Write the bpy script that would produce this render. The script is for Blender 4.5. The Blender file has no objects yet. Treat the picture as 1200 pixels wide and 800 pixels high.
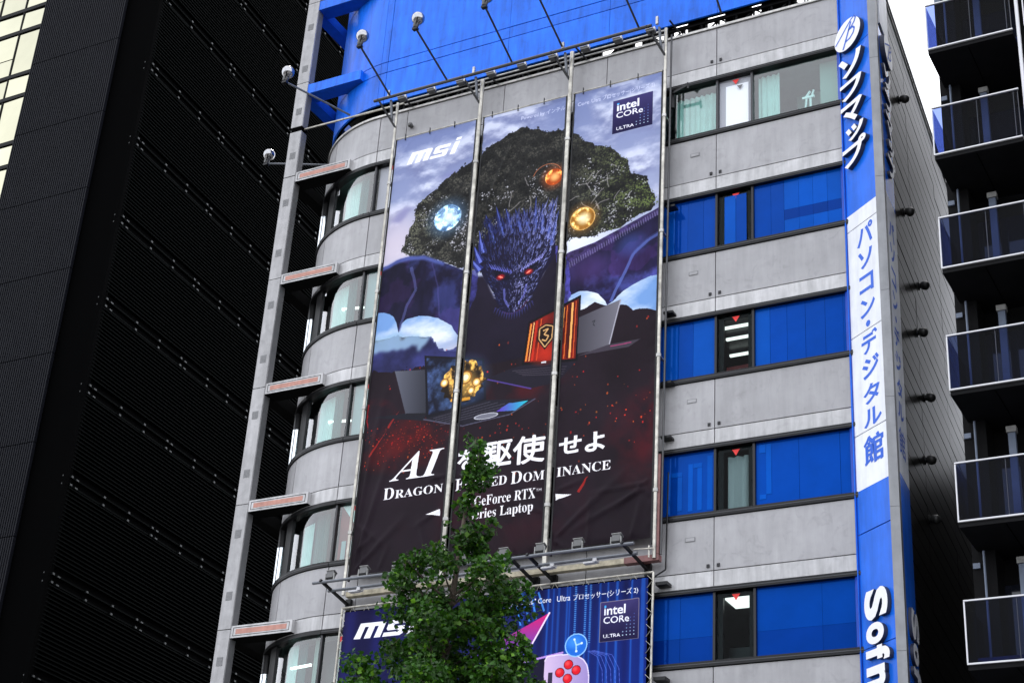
import bpy, bmesh, math, random
import numpy as np
from mathutils import Vector, Matrix

R = math.radians
sc = bpy.context.scene
col = sc.collection
rnd = random.Random(7)

# ------------------------------------------------------------------ camera
YAW, PITCH, ROLL = -0.519775926, 0.475549567, 0.0682816175
cam_d = bpy.data.cameras.new('camera')
cam_d.sensor_width = 36.0
cam_d.lens = 1962.82 / 1200 * 36
cam_d.clip_end = 5000
cam = bpy.data.objects.new('camera', cam_d)
col.objects.link(cam)
fwd = Vector((math.sin(YAW) * math.cos(PITCH), math.cos(YAW) * math.cos(PITCH), math.sin(PITCH)))
rt = Vector((math.cos(YAW), -math.sin(YAW), 0))
up = rt.cross(fwd)
r2 = rt * math.cos(ROLL) + up * math.sin(ROLL)
u2 = -rt * math.sin(ROLL) + up * math.cos(ROLL)
M4 = Matrix((r2, u2, -fwd)).transposed().to_4x4()
M4.translation = (0, -35, 1.6)
cam.matrix_world = M4
sc.camera = cam

# ------------------------------------------------------------------ sky, sun, exposure
SUN_EL, SUN_AZ = R(58), R(-28)          # azimuth measured from +Y towards +X: behind the building
w = bpy.data.worlds.new('World')
sc.world = w
w.use_nodes = True
nt = w.node_tree
nt.nodes.clear()
wo = nt.nodes.new('ShaderNodeOutputWorld')
bg = nt.nodes.new('ShaderNodeBackground')
sky = nt.nodes.new('ShaderNodeTexSky')
sky.sky_type = 'NISHITA'
sky.sun_disc = False
sky.sun_elevation = SUN_EL
sky.sun_rotation = SUN_AZ
sky.air_density = 1.0
sky.dust_density = 4.0
sky.ozone_density = 1.0
mixw = nt.nodes.new('ShaderNodeMix')
mixw.data_type = 'RGBA'
tcw = nt.nodes.new('ShaderNodeTexCoord')
nzw = nt.nodes.new('ShaderNodeTexNoise')
nzw.inputs['Scale'].default_value = 2.2
nzw.inputs['Detail'].default_value = 6
rpw = nt.nodes.new('ShaderNodeMapRange')
rpw.inputs['From Min'].default_value = 0.3
rpw.inputs['From Max'].default_value = 0.7
rpw.inputs['To Min'].default_value = 0.55
rpw.inputs['To Max'].default_value = 0.95
nt.links.new(tcw.outputs['Generated'], nzw.inputs['Vector'])
nt.links.new(nzw.outputs['Fac'], rpw.inputs['Value'])
nt.links.new(rpw.outputs['Result'], mixw.inputs[0])
nt.links.new(sky.outputs['Color'], mixw.inputs[6])
mixw.inputs[7].default_value = (9.2, 9.4, 9.9, 1)       # thin white cloud cover
nt.links.new(mixw.outputs[2], bg.inputs['Color'])
bg.inputs['Strength'].default_value = 0.12
nt.links.new(bg.outputs[0], wo.inputs['Surface'])

sd = bpy.data.lights.new('sun', 'SUN')
sd.energy = 1.4
sd.angle = R(10)
sd.color = (1, 0.95, 0.88)
so = bpy.data.objects.new('sun', sd)
col.objects.link(so)
sdir = Vector((math.sin(SUN_AZ) * math.cos(SUN_EL), math.cos(SUN_AZ) * math.cos(SUN_EL), math.sin(SUN_EL)))
so.rotation_euler = sdir.to_track_quat('Z', 'Y').to_euler()
so.location = (0, 0, 80)

sc.view_settings.view_transform = 'Standard'
sc.view_settings.look = 'None'
sc.view_settings.gamma = 1
sc.view_settings.exposure = 1.32
sc.render.engine = 'CYCLES'
sc.cycles.max_bounces = 8
sc.cycles.transparent_max_bounces = 24

# ------------------------------------------------------------------ materials
def s2l(c):
    return tuple((v / 12.92 if v <= 0.04045 else ((v + 0.055) / 1.055) ** 2.4) for v in c)

def mat(name, c, rough=0.6, metal=0.0, spec=0.5, noise=0.0, nscale=3.0, bump=0.0, bscale=20.0,
        streak=0.0, emit=None, estr=0.0, stretch=None, coat=0.0, rand=0.0, stint=None, smear=0.0):
    m = bpy.data.materials.new(name)
    m.use_nodes = True
    n = m.node_tree
    b = n.nodes['Principled BSDF']
    b.inputs['Base Color'].default_value = (*c, 1)
    b.inputs['Roughness'].default_value = rough
    b.inputs['Metallic'].default_value = metal
    b.inputs['Specular IOR Level'].default_value = spec
    b.inputs['Coat Weight'].default_value = coat
    if stint:
        b.inputs['Specular Tint'].default_value = (*stint, 1)
    if emit:
        b.inputs['Emission Color'].default_value = (*emit, 1)
        b.inputs['Emission Strength'].default_value = estr
    tc = n.nodes.new('ShaderNodeTexCoord')
    if noise or streak:
        prev = None
        cin = (*c, 1)
        for amt, sc_, st in ((noise, nscale, stretch or (1, 1, 1)), (streak, 5.0, (1, 1, 0.12))):
            if not amt:
                continue
            mp = n.nodes.new('ShaderNodeMapping')
            mp.inputs['Scale'].default_value = st
            nz = n.nodes.new('ShaderNodeTexNoise')
            nz.inputs['Scale'].default_value = sc_
            nz.inputs['Detail'].default_value = 7
            nz.inputs['Roughness'].default_value = 0.6
            n.links.new(tc.outputs['Object'], mp.inputs['Vector'])
            n.links.new(mp.outputs[0], nz.inputs['Vector'])
            mr = n.nodes.new('ShaderNodeMapRange')
            mr.inputs['From Min'].default_value = 0.3
            mr.inputs['From Max'].default_value = 0.7
            mr.inputs['To Min'].default_value = 1 - amt
            mr.inputs['To Max'].default_value = 1 + amt * 0.6
            n.links.new(nz.outputs['Fac'], mr.inputs['Value'])
            mx = n.nodes.new('ShaderNodeMix')
            mx.data_type = 'RGBA'
            mx.blend_type = 'MULTIPLY'
            mx.inputs[0].default_value = 1
            if prev is None:
                mx.inputs[6].default_value = cin
            else:
                n.links.new(prev, mx.inputs[6])
            n.links.new(mr.outputs[0], mx.inputs[7])
            prev = mx.outputs[2]
        if smear:                             # faint rubbed stains
            nz = n.nodes.new('ShaderNodeTexNoise')
            nz.inputs['Scale'].default_value = 2.6
            nz.inputs['Detail'].default_value = 8
            nz.inputs['Distortion'].default_value = 1.8
            n.links.new(tc.outputs['Object'], nz.inputs['Vector'])
            mr = n.nodes.new('ShaderNodeMapRange')
            mr.inputs['From Min'].default_value = 0.56
            mr.inputs['From Max'].default_value = 0.68
            mr.inputs['To Min'].default_value = 1
            mr.inputs['To Max'].default_value = 1 - smear
            n.links.new(nz.outputs['Fac'], mr.inputs['Value'])
            mx = n.nodes.new('ShaderNodeMix')
            mx.data_type = 'RGBA'
            mx.blend_type = 'MULTIPLY'
            mx.inputs[0].default_value = 1
            n.links.new(prev, mx.inputs[6])
            n.links.new(mr.outputs[0], mx.inputs[7])
            prev = mx.outputs[2]
        if rand:                              # every panel weathers a little differently
            oi = n.nodes.new('ShaderNodeObjectInfo')
            mr = n.nodes.new('ShaderNodeMapRange')
            mr.inputs['To Min'].default_value = 1 - rand
            mr.inputs['To Max'].default_value = 1 + rand
            n.links.new(oi.outputs['Random'], mr.inputs['Value'])
            mx = n.nodes.new('ShaderNodeMix')
            mx.data_type = 'RGBA'
            mx.blend_type = 'MULTIPLY'
            mx.inputs[0].default_value = 1
            n.links.new(prev, mx.inputs[6])
            n.links.new(mr.outputs[0], mx.inputs[7])
            prev = mx.outputs[2]
        n.links.new(prev, b.inputs['Base Color'])
    if bump:
        nz = n.nodes.new('ShaderNodeTexNoise')
        nz.inputs['Scale'].default_value = bscale
        nz.inputs['Detail'].default_value = 4
        n.links.new(tc.outputs['Object'], nz.inputs['Vector'])
        bp = n.nodes.new('ShaderNodeBump')
        bp.inputs['Strength'].default_value = bump
        bp.inputs['Distance'].default_value = 0.02
        n.links.new(nz.outputs['Fac'], bp.inputs['Height'])
        n.links.new(bp.outputs[0], b.inputs['Normal'])
    return m

def glass_mat(name, tint, refl=1.0, ior=1.5, gcol=(1, 1, 1)):
    m = bpy.data.materials.new(name)
    m.use_nodes = True
    n = m.node_tree
    n.nodes.clear()
    o = n.nodes.new('ShaderNodeOutputMaterial')
    tr = n.nodes.new('ShaderNodeBsdfTransparent')
    tr.inputs[0].default_value = (*tint, 1)
    gl = n.nodes.new('ShaderNodeBsdfGlossy')
    gl.inputs['Roughness'].default_value = 0.02
    gl.inputs['Color'].default_value = (*gcol, 1)
    fr = n.nodes.new('ShaderNodeFresnel')
    fr.inputs[0].default_value = ior
    mt = n.nodes.new('ShaderNodeMath')
    mt.operation = 'MULTIPLY'
    mt.use_clamp = True
    mt.inputs[1].default_value = refl
    tc = n.nodes.new('ShaderNodeTexCoord')
    nz = n.nodes.new('ShaderNodeTexNoise')
    nz.inputs['Scale'].default_value = 0.9
    bp = n.nodes.new('ShaderNodeBump')
    bp.inputs['Strength'].default_value = 0.06
    bp.inputs['Distance'].default_value = 0.1
    mx = n.nodes.new('ShaderNodeMixShader')
    n.links.new(tc.outputs['Object'], nz.inputs['Vector'])
    n.links.new(nz.outputs['Fac'], bp.inputs['Height'])
    n.links.new(bp.outputs[0], gl.inputs['Normal'])
    ge = n.nodes.new('ShaderNodeNewGeometry')          # reflect on the outer face only, not again inside the pane
    inv = n.nodes.new('ShaderNodeMath')
    inv.operation = 'SUBTRACT'
    inv.inputs[0].default_value = 1.0
    n.links.new(ge.outputs['Backfacing'], inv.inputs[1])
    mb_ = n.nodes.new('ShaderNodeMath')
    mb_.operation = 'MULTIPLY'
    n.links.new(fr.outputs[0], mb_.inputs[0])
    n.links.new(inv.outputs[0], mb_.inputs[1])
    n.links.new(mb_.outputs[0], mt.inputs[0])
    n.links.new(mt.outputs[0], mx.inputs[0])
    n.links.new(tr.outputs[0], mx.inputs[1])
    n.links.new(gl.outputs[0], mx.inputs[2])
    n.links.new(mx.outputs[0], o.inputs['Surface'])
    return m

MT = dict(
    panel=mat('grey_facade_panel', (0.325, 0.32, 0.33), 0.40, noise=0.15, nscale=1.1, streak=0.13, bump=0.08, bscale=5, rand=0.07, smear=0.11),
    band=mat('pale_facade_band', (0.46, 0.455, 0.46), 0.45, noise=0.14, nscale=2.2, streak=0.30, rand=0.06, smear=0.10),
    core=mat('dark_joint', (0.001, 0.001, 0.0011), 0.8, spec=0.01),
    black=mat('black_metal', (0.006, 0.006, 0.007), 0.38, noise=0.3, spec=0.25),
    frame=mat('dark_window_frame', (0.010, 0.010, 0.012), 0.35, spec=0.3),
    frame_hi=mat('grey_window_trim', (0.035, 0.035, 0.038), 0.35, 0.3),
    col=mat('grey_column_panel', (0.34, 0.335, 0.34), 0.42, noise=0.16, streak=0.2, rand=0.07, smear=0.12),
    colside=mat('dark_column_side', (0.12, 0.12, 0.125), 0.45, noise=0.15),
    vent=mat('vent_grille_metal', (0.17, 0.17, 0.175), 0.5, noise=0.2, nscale=60, stretch=(0.1, 0.1, 1)),
    pink=mat('faded_salmon_paint', (0.44, 0.21, 0.165), 0.6, noise=0.22, nscale=5, streak=0.15),
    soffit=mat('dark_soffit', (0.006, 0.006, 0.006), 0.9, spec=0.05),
    blue=mat('blue_billboard_paint', (0.005, 0.135, 0.74), 0.34, spec=0.22, noise=0.2, nscale=0.8, streak=0.32, rand=0.10, smear=0.12),
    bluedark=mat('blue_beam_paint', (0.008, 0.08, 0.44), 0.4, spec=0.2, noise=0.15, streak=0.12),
    bluefilm=mat('blue_window_film', (0.001, 0.036, 0.26), 0.06, noise=0.12, nscale=1.5, spec=0.6, stint=(0.01, 0.22, 0.95), rand=0.12),
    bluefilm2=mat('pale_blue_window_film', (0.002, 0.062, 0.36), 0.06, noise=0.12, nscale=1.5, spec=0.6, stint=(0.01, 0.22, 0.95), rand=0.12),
    bluefilm3=mat('deep_blue_window_film', (0.001, 0.020, 0.18), 0.06, noise=0.12, nscale=1.5, spec=0.6, stint=(0.01, 0.22, 0.95), rand=0.12),
    steel=mat('galvanised_steel', (0.42, 0.41, 0.39), 0.42, 0.75, noise=0.3, nscale=9, streak=0.25),
    pole=mat('weathered_pale_steel', (0.44, 0.42, 0.37), 0.36, 0.7, noise=0.45, nscale=4, streak=0.35),
    cream=mat('peeling_cream_paint', (0.46, 0.41, 0.30), 0.7, noise=0.45, nscale=5),
    rust=mat('faded_red_steel', (0.22, 0.10, 0.095), 0.6, noise=0.3, nscale=4),
    tube=mat('dark_steel_tube', (0.07, 0.07, 0.072), 0.38, 0.6, noise=0.25),
    tubelt=mat('grey_blue_steel', (0.15, 0.16, 0.18), 0.4, 0.5, noise=0.2),
    chrome=mat('polished_lamp_reflector', (0.33, 0.33, 0.34), 0.14, 1.0),
    lampbody=mat('grey_lamp_casting', (0.085, 0.085, 0.085), 0.45, 0.4),
    visor=mat('dull_lamp_visor', (0.30, 0.30, 0.29), 0.5, 0.2, noise=0.3, nscale=12),
    white=mat('white_letter_enamel', (0.8, 0.8, 0.82), 0.35, noise=0.04, nscale=8),
    letside=mat('dark_letter_return', (0.02, 0.025, 0.05), 0.5),
    signblue=mat('blue_sign_face', (0.010, 0.135, 0.70), 0.25, spec=0.25, noise=0.14, nscale=1.5, streak=0.2, rand=0.06),
    signdark=mat('dark_blue_sign_frame', (0.006, 0.05, 0.42), 0.35, noise=0.15),
    signwhite=mat('white_sign_face', (0.74, 0.76, 0.80), 0.4, noise=0.07, streak=0.12, rand=0.04),
    signtext=mat('blue_sign_print', (0.015, 0.11, 0.60), 0.5),
    trim=mat('grey_corner_trim', (0.21, 0.215, 0.225), 0.4, 0.3, noise=0.15, streak=0.15),
    clad=mat('dark_stone_cladding', (0.016, 0.0135, 0.012), 0.36, spec=0.05, stint=(.8, 0.73, 0.66), rand=0.25, noise=0.35, nscale=1.6, streak=0.2, stretch=(1, 1, 3), bump=0.05, bscale=4),
    coping=mat('dark_coping', (0.03, 0.03, 0.03), 0.4),
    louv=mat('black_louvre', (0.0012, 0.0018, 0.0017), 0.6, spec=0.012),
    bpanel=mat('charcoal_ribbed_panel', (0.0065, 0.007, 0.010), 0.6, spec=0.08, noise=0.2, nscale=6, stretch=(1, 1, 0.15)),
    bolt=mat('pale_bracket', (0.011, 0.013, 0.013), 0.4, 0.3),
    mirror=mat('cream_mirror_glass', (0.43, 0.415, 0.30), 0.04, 1.0, noise=0.08, nscale=.6, rand=0.14, bump=0.12, bscale=0.5),
    wfb=mat('black_mullion', (0.004, 0.004, 0.004), 0.5, spec=0.1),
    apart=mat('dark_apartment_wall', (0.0045, 0.0045, 0.005), 0.7, spec=0.1, noise=0.3),
    apslab=mat('dark_balcony_soffit', (0.007, 0.007, 0.008), 0.7, spec=0.1, noise=0.3),
    railw=mat('white_balcony_rail', (0.58, 0.58, 0.60), 0.35, 0.1),
    partn=mat('pale_blue_partition', (0.12, 0.15, 0.21), 0.5, noise=0.2),
    apbox=mat('blue_grey_balcony_wall', (0.012, 0.030, 0.12), 0.6, noise=0.5, nscale=3),
    polished=mat('polished_steel_duct', (0.62, 0.65, 0.67), 0.16, 1.0, noise=0.1),
    apglass=mat('dark_apartment_window', (0.01, 0.012, 0.02), 0.05, spec=0.5),
    teal=mat('pale_aqua_curtain', (0.64, 0.74, 0.73), 0.9, noise=0.06),
    tealdk=mat('dark_green_blind', (0.03, 0.10, 0.10), 0.8, noise=0.2, nscale=14, stretch=(1, 1, 0.02)),
    inwall=mat('interior_wall', (0.34, 0.40, 0.38), 0.9),
    ceil=mat('interior_ceiling', (0.30, 0.31, 0.31), 0.9, noise=0.1),
    sheet=mat('white_blind', (0.92, 0.93, 0.95), 0.7),
    greysheet=mat('grey_blind', (0.42, 0.42, 0.46), 0.7),
    redad=mat('red_window_poster', (0.30, 0.012, 0.014), 0.5, noise=0.3, nscale=2),
    redtri=mat('red_access_sticker', (0.75, 0.02, 0.015), 0.5),
    shadowtri=mat('grey_sticker_shadow', (0.13, 0.13, 0.14), 0.5),
    lit=mat('lit_fluorescent_tube', (1, 1, 1), 0.5, emit=(1, 0.98, 0.93), estr=1.2),
    asphalt=mat('asphalt', (0.05, 0.05, 0.052), 0.9, noise=0.3, nscale=2, bump=0.3, bscale=60),
    ground=mat('ground', (0.09, 0.088, 0.085), 0.95, noise=0.3, nscale=0.2),
    pave=mat('pavement_slab', (0.24, 0.235, 0.225), 0.85, noise=0.2, nscale=2),
    kerb=mat('kerb_stone', (0.30, 0.30, 0.29), 0.85, noise=0.2),
    roadpaint=mat('road_paint', (0.75, 0.75, 0.73), 0.7, noise=0.2),
    bark=mat('grey_brown_bark', (0.085, 0.065, 0.05), 0.9, noise=0.4, nscale=8, bump=0.6, bscale=25),
)
G_CLEAR = glass_mat('clear_green_glass', (0.78, 0.90, 0.88), 2.3)
G_DARK = glass_mat('dark_green_glass', (0.60, 0.66, 0.66), 0.12)
G_PLAIN = glass_mat('plain_glass', (0.95, 0.96, 0.97), 0.7)
G_BAL = glass_mat('grey_balcony_glass', (0.38, 0.44, 0.64), 0.12)

def leaf_material():
    m = bpy.data.materials.new('green_leaf')
    m.use_nodes = True
    n = m.node_tree
    b = n.nodes['Principled BSDF']
    at = n.nodes.new('ShaderNodeAttribute')
    at.attribute_name = 'leaf_tone'
    n.links.new(at.outputs['Color'], b.inputs['Base Color'])
    b.inputs['Roughness'].default_value = 0.5
    b.inputs['Specular IOR Level'].default_value = 0.28
    tl = n.nodes.new('ShaderNodeBsdfTranslucent')
    n.links.new(at.outputs['Color'], tl.inputs['Color'])
    mx = n.nodes.new('ShaderNodeMixShader')
    mx.inputs[0].default_value = 0.3
    n.links.new(b.outputs[0], mx.inputs[1])
    n.links.new(tl.outputs[0], mx.inputs[2])
    n.links.new(mx.outputs[0], n.nodes['Material Output'].inputs['Surface'])
    return m
LEAF = leaf_material()

# ------------------------------------------------------------------ mesh helpers
class MB:
    def __init__(s):
        s.v, s.f = [], []

    def add(s, vs, fs):
        o = len(s.v)
        s.v += [tuple(p) for p in vs]
        s.f += [tuple(i + o for i in f) for f in fs]
        return s

    def box(s, x0, x1, y0, y1, z0, z1):
        return s.add([(x0, y0, z0), (x1, y0, z0), (x1, y1, z0), (x0, y1, z0),
                      (x0, y0, z1), (x1, y0, z1), (x1, y1, z1), (x0, y1, z1)],
                     [(0, 3, 2, 1), (4, 5, 6, 7), (0, 1, 5, 4), (1, 2, 6, 5), (2, 3, 7, 6), (3, 0, 4, 7)])

    def obox(s, o, ax, ay, lx, ly, z0, z1):
        """box from origin o (x,y) along unit vectors ax, ay (2D), lengths as (min,max)"""
        pts = []
        for z in (z0, z1):
            for a, b in ((lx[0], ly[0]), (lx[1], ly[0]), (lx[1], ly[1]), (lx[0], ly[1])):
                pts.append((o[0] + ax[0] * a + ay[0] * b, o[1] + ax[1] * a + ay[1] * b, z))
        return s.add(pts, [(0, 3, 2, 1), (4, 5, 6, 7), (0, 1, 5, 4), (1, 2, 6, 5), (2, 3, 7, 6), (3, 0, 4, 7)])

    def tube(s, a, b, r, n=8, r1=None):
        a, b = Vector(a), Vector(b)
        r1 = r if r1 is None else r1
        d = (b - a).normalized()
        p = d.orthogonal().normalized()
        q = d.cross(p)
        vs, fs = [], []
        for c, rr in ((a, r), (b, r1)):
            for i in range(n):
                t = 2 * math.pi * i / n
                vs.append(c + (p * math.cos(t) + q * math.sin(t)) * rr)
        for i in range(n):
            j = (i + 1) % n
            fs.append((i, j, n + j, n + i))
        fs.append(tuple(range(n - 1, -1, -1)))
        fs.append(tuple(range(n, 2 * n)))
        return s.add(vs, fs)

    def bar(s, a, b, w, h, upv=(0, 0, 1)):
        a, b = Vector(a), Vector(b)
        d = (b - a).normalized()
        u = Vector(upv)
        p = d.cross(u)
        if p.length < 1e-4:
            p = d.orthogonal()
        p.normalize()
        q = p.cross(d)
        vs = []
        for c in (a, b):
            for i, j in ((-1, -1), (1, -1), (1, 1), (-1, 1)):
                vs.append(c + p * (i * w / 2) + q * (j * h / 2))
        return s.add(vs, [(3, 2, 1, 0), (4, 5, 6, 7), (0, 1, 5, 4), (1, 2, 6, 5), (2, 3, 7, 6), (3, 0, 4, 7)])

    def lathe(s, base, axis, prof, n=14):
        base, ax = Vector(base), Vector(axis).normalized()
        p = ax.orthogonal().normalized()
        q = ax.cross(p)
        vs, fs = [], []
        for t, r in prof:
            for i in range(n):
                a = 2 * math.pi * i / n
                vs.append(base + ax * t + (p * math.cos(a) + q * math.sin(a)) * max(r, 1e-4))
        for k in range(len(prof) - 1):
            for i in range(n):
                j = (i + 1) % n
                fs.append((k * n + i, k * n + j, (k + 1) * n + j, (k + 1) * n + i))
        fs.append(tuple(range(n - 1, -1, -1)))
        fs.append(tuple(range((len(prof) - 1) * n, len(prof) * n)))
        return s.add(vs, fs)

    def arc(s, cx, cy, r_out, r_in, a0, a1, z0, z1, step=3.0):
        """curved slab; angle 0 faces -Y, 90 faces -X"""
        n = max(1, int(math.ceil(abs(a1 - a0) / step)))
        vs, fs = [], []
        for i in range(n + 1):
            a = R(a0 + (a1 - a0) * i / n)
            for r, z in ((r_out, z0), (r_out, z1), (r_in, z1), (r_in, z0)):
                vs.append((cx - math.sin(a) * r, cy - math.cos(a) * r, z))
        for i in range(n):
            k = 4 * i
            for j in range(4):
                j2 = (j + 1) % 4
                fs.append((k + j, k + j2, k + 4 + j2, k + 4 + j))
        fs.append((3, 2, 1, 0))
        k = 4 * n
        fs.append((k, k + 1, k + 2, k + 3))
        return s.add(vs, fs)

    def build(s, name, m, parent=None, smooth=False):
        me = bpy.data.meshes.new(name)
        me.from_pydata(s.v, [], s.f)
        bm = bmesh.new()
        bm.from_mesh(me)
        bmesh.ops.recalc_face_normals(bm, faces=bm.faces)
        bm.to_mesh(me)
        bm.free()
        for mm in (m if isinstance(m, (list, tuple)) else [m]):
            me.materials.append(mm)
        if smooth:
            me.polygons.foreach_set('use_smooth', [True] * len(me.polygons))
            me.set_sharp_from_angle(angle=R(38))
        o = bpy.data.objects.new(name, me)
        col.objects.link(o)
        if parent is not None:
            o.parent = parent
            o.matrix_parent_inverse = parent.matrix_basis.inverted()
        return o

def tag(o, label=None, cat=None, group=None, kind=None):
    if label: o['label'] = label
    if cat: o['category'] = cat
    if group: o['group'] = group
    if kind: o['kind'] = kind
    return o

def thing(name, loc, label, cat, group=None):
    o = bpy.data.objects.new(name, None)
    o.empty_display_size = 0.3
    o.location = loc
    col.objects.link(o)
    return tag(o, label, cat, group)

def struct(o):
    o['kind'] = 'structure'
    return o

SD = R(-5.3568)
DS = (math.sin(SD), math.cos(SD))          # direction of the side walls (going back)
DN = (math.cos(SD), -math.sin(SD))         # their outward normal (towards +X)

# text as triangles (default font with its fallback fonts)
_tcache = {}
def text_mesh(s, offset=0.0, shear=0.0, extrude=0.0, spacing=1.0, res=4):
    cu = bpy.data.curves.new('txt', 'FONT')
    cu.body = s
    cu.size = 1.0
    cu.offset = offset
    cu.shear = shear
    cu.extrude = extrude
    cu.space_character = spacing
    cu.resolution_u = res
    o = bpy.data.objects.new('txt', cu)
    col.objects.link(o)
    dg = bpy.context.evaluated_depsgraph_get()
    me = bpy.data.meshes.new_from_object(o.evaluated_get(dg))
    bpy.data.objects.remove(o)
    bpy.data.curves.remove(cu)
    return me

def text_tris(s, **k):
    me = text_mesh(s, **k)
    me.calc_loop_triangles()
    v = np.array([p.co[:2] for p in me.vertices]) if len(me.vertices) else np.zeros((0, 2))
    t = np.array([tuple(q.vertices) for q in me.loop_triangles]) if len(me.loop_triangles) else np.zeros((0, 3), int)
    bpy.data.meshes.remove(me)
    if len(v):
        mn, mx = v.min(0), v.max(0)
        v = (v - mn) / np.maximum(mx - mn, 1e-6)
    return v, t

# ------------------------------------------------------------------ print painter (flat print of the two banners, computed here)
def fbm(h, w_, cells, octaves=5, seed=0, aspect=1.0):
    g = np.random.RandomState(seed)
    out = np.zeros((h, w_))
    amp, tot = 1.0, 0.0
    for k in range(octaves):
        cy = max(2, int(cells * 2 ** k * h / w_ * aspect)) + 2
        cx = max(2, int(cells * 2 ** k)) + 2
        gr = g.rand(cy, cx)
        yy = np.linspace(0, cy - 1.001, h)
        xx = np.linspace(0, cx - 1.001, w_)
        y0, x0 = yy.astype(int), xx.astype(int)
        fy, fx = yy - y0, xx - x0
        fy, fx = fy * fy * (3 - 2 * fy), fx * fx * (3 - 2 * fx)
        a = gr[y0][:, x0] * (1 - fx) + gr[y0][:, x0 + 1] * fx
        b = gr[y0 + 1][:, x0] * (1 - fx) + gr[y0 + 1][:, x0 + 1] * fx
        out += amp * (a * (1 - fy)[:, None] + b * fy[:, None])
        tot += amp
        amp *= 0.55
    return out / tot

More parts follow.
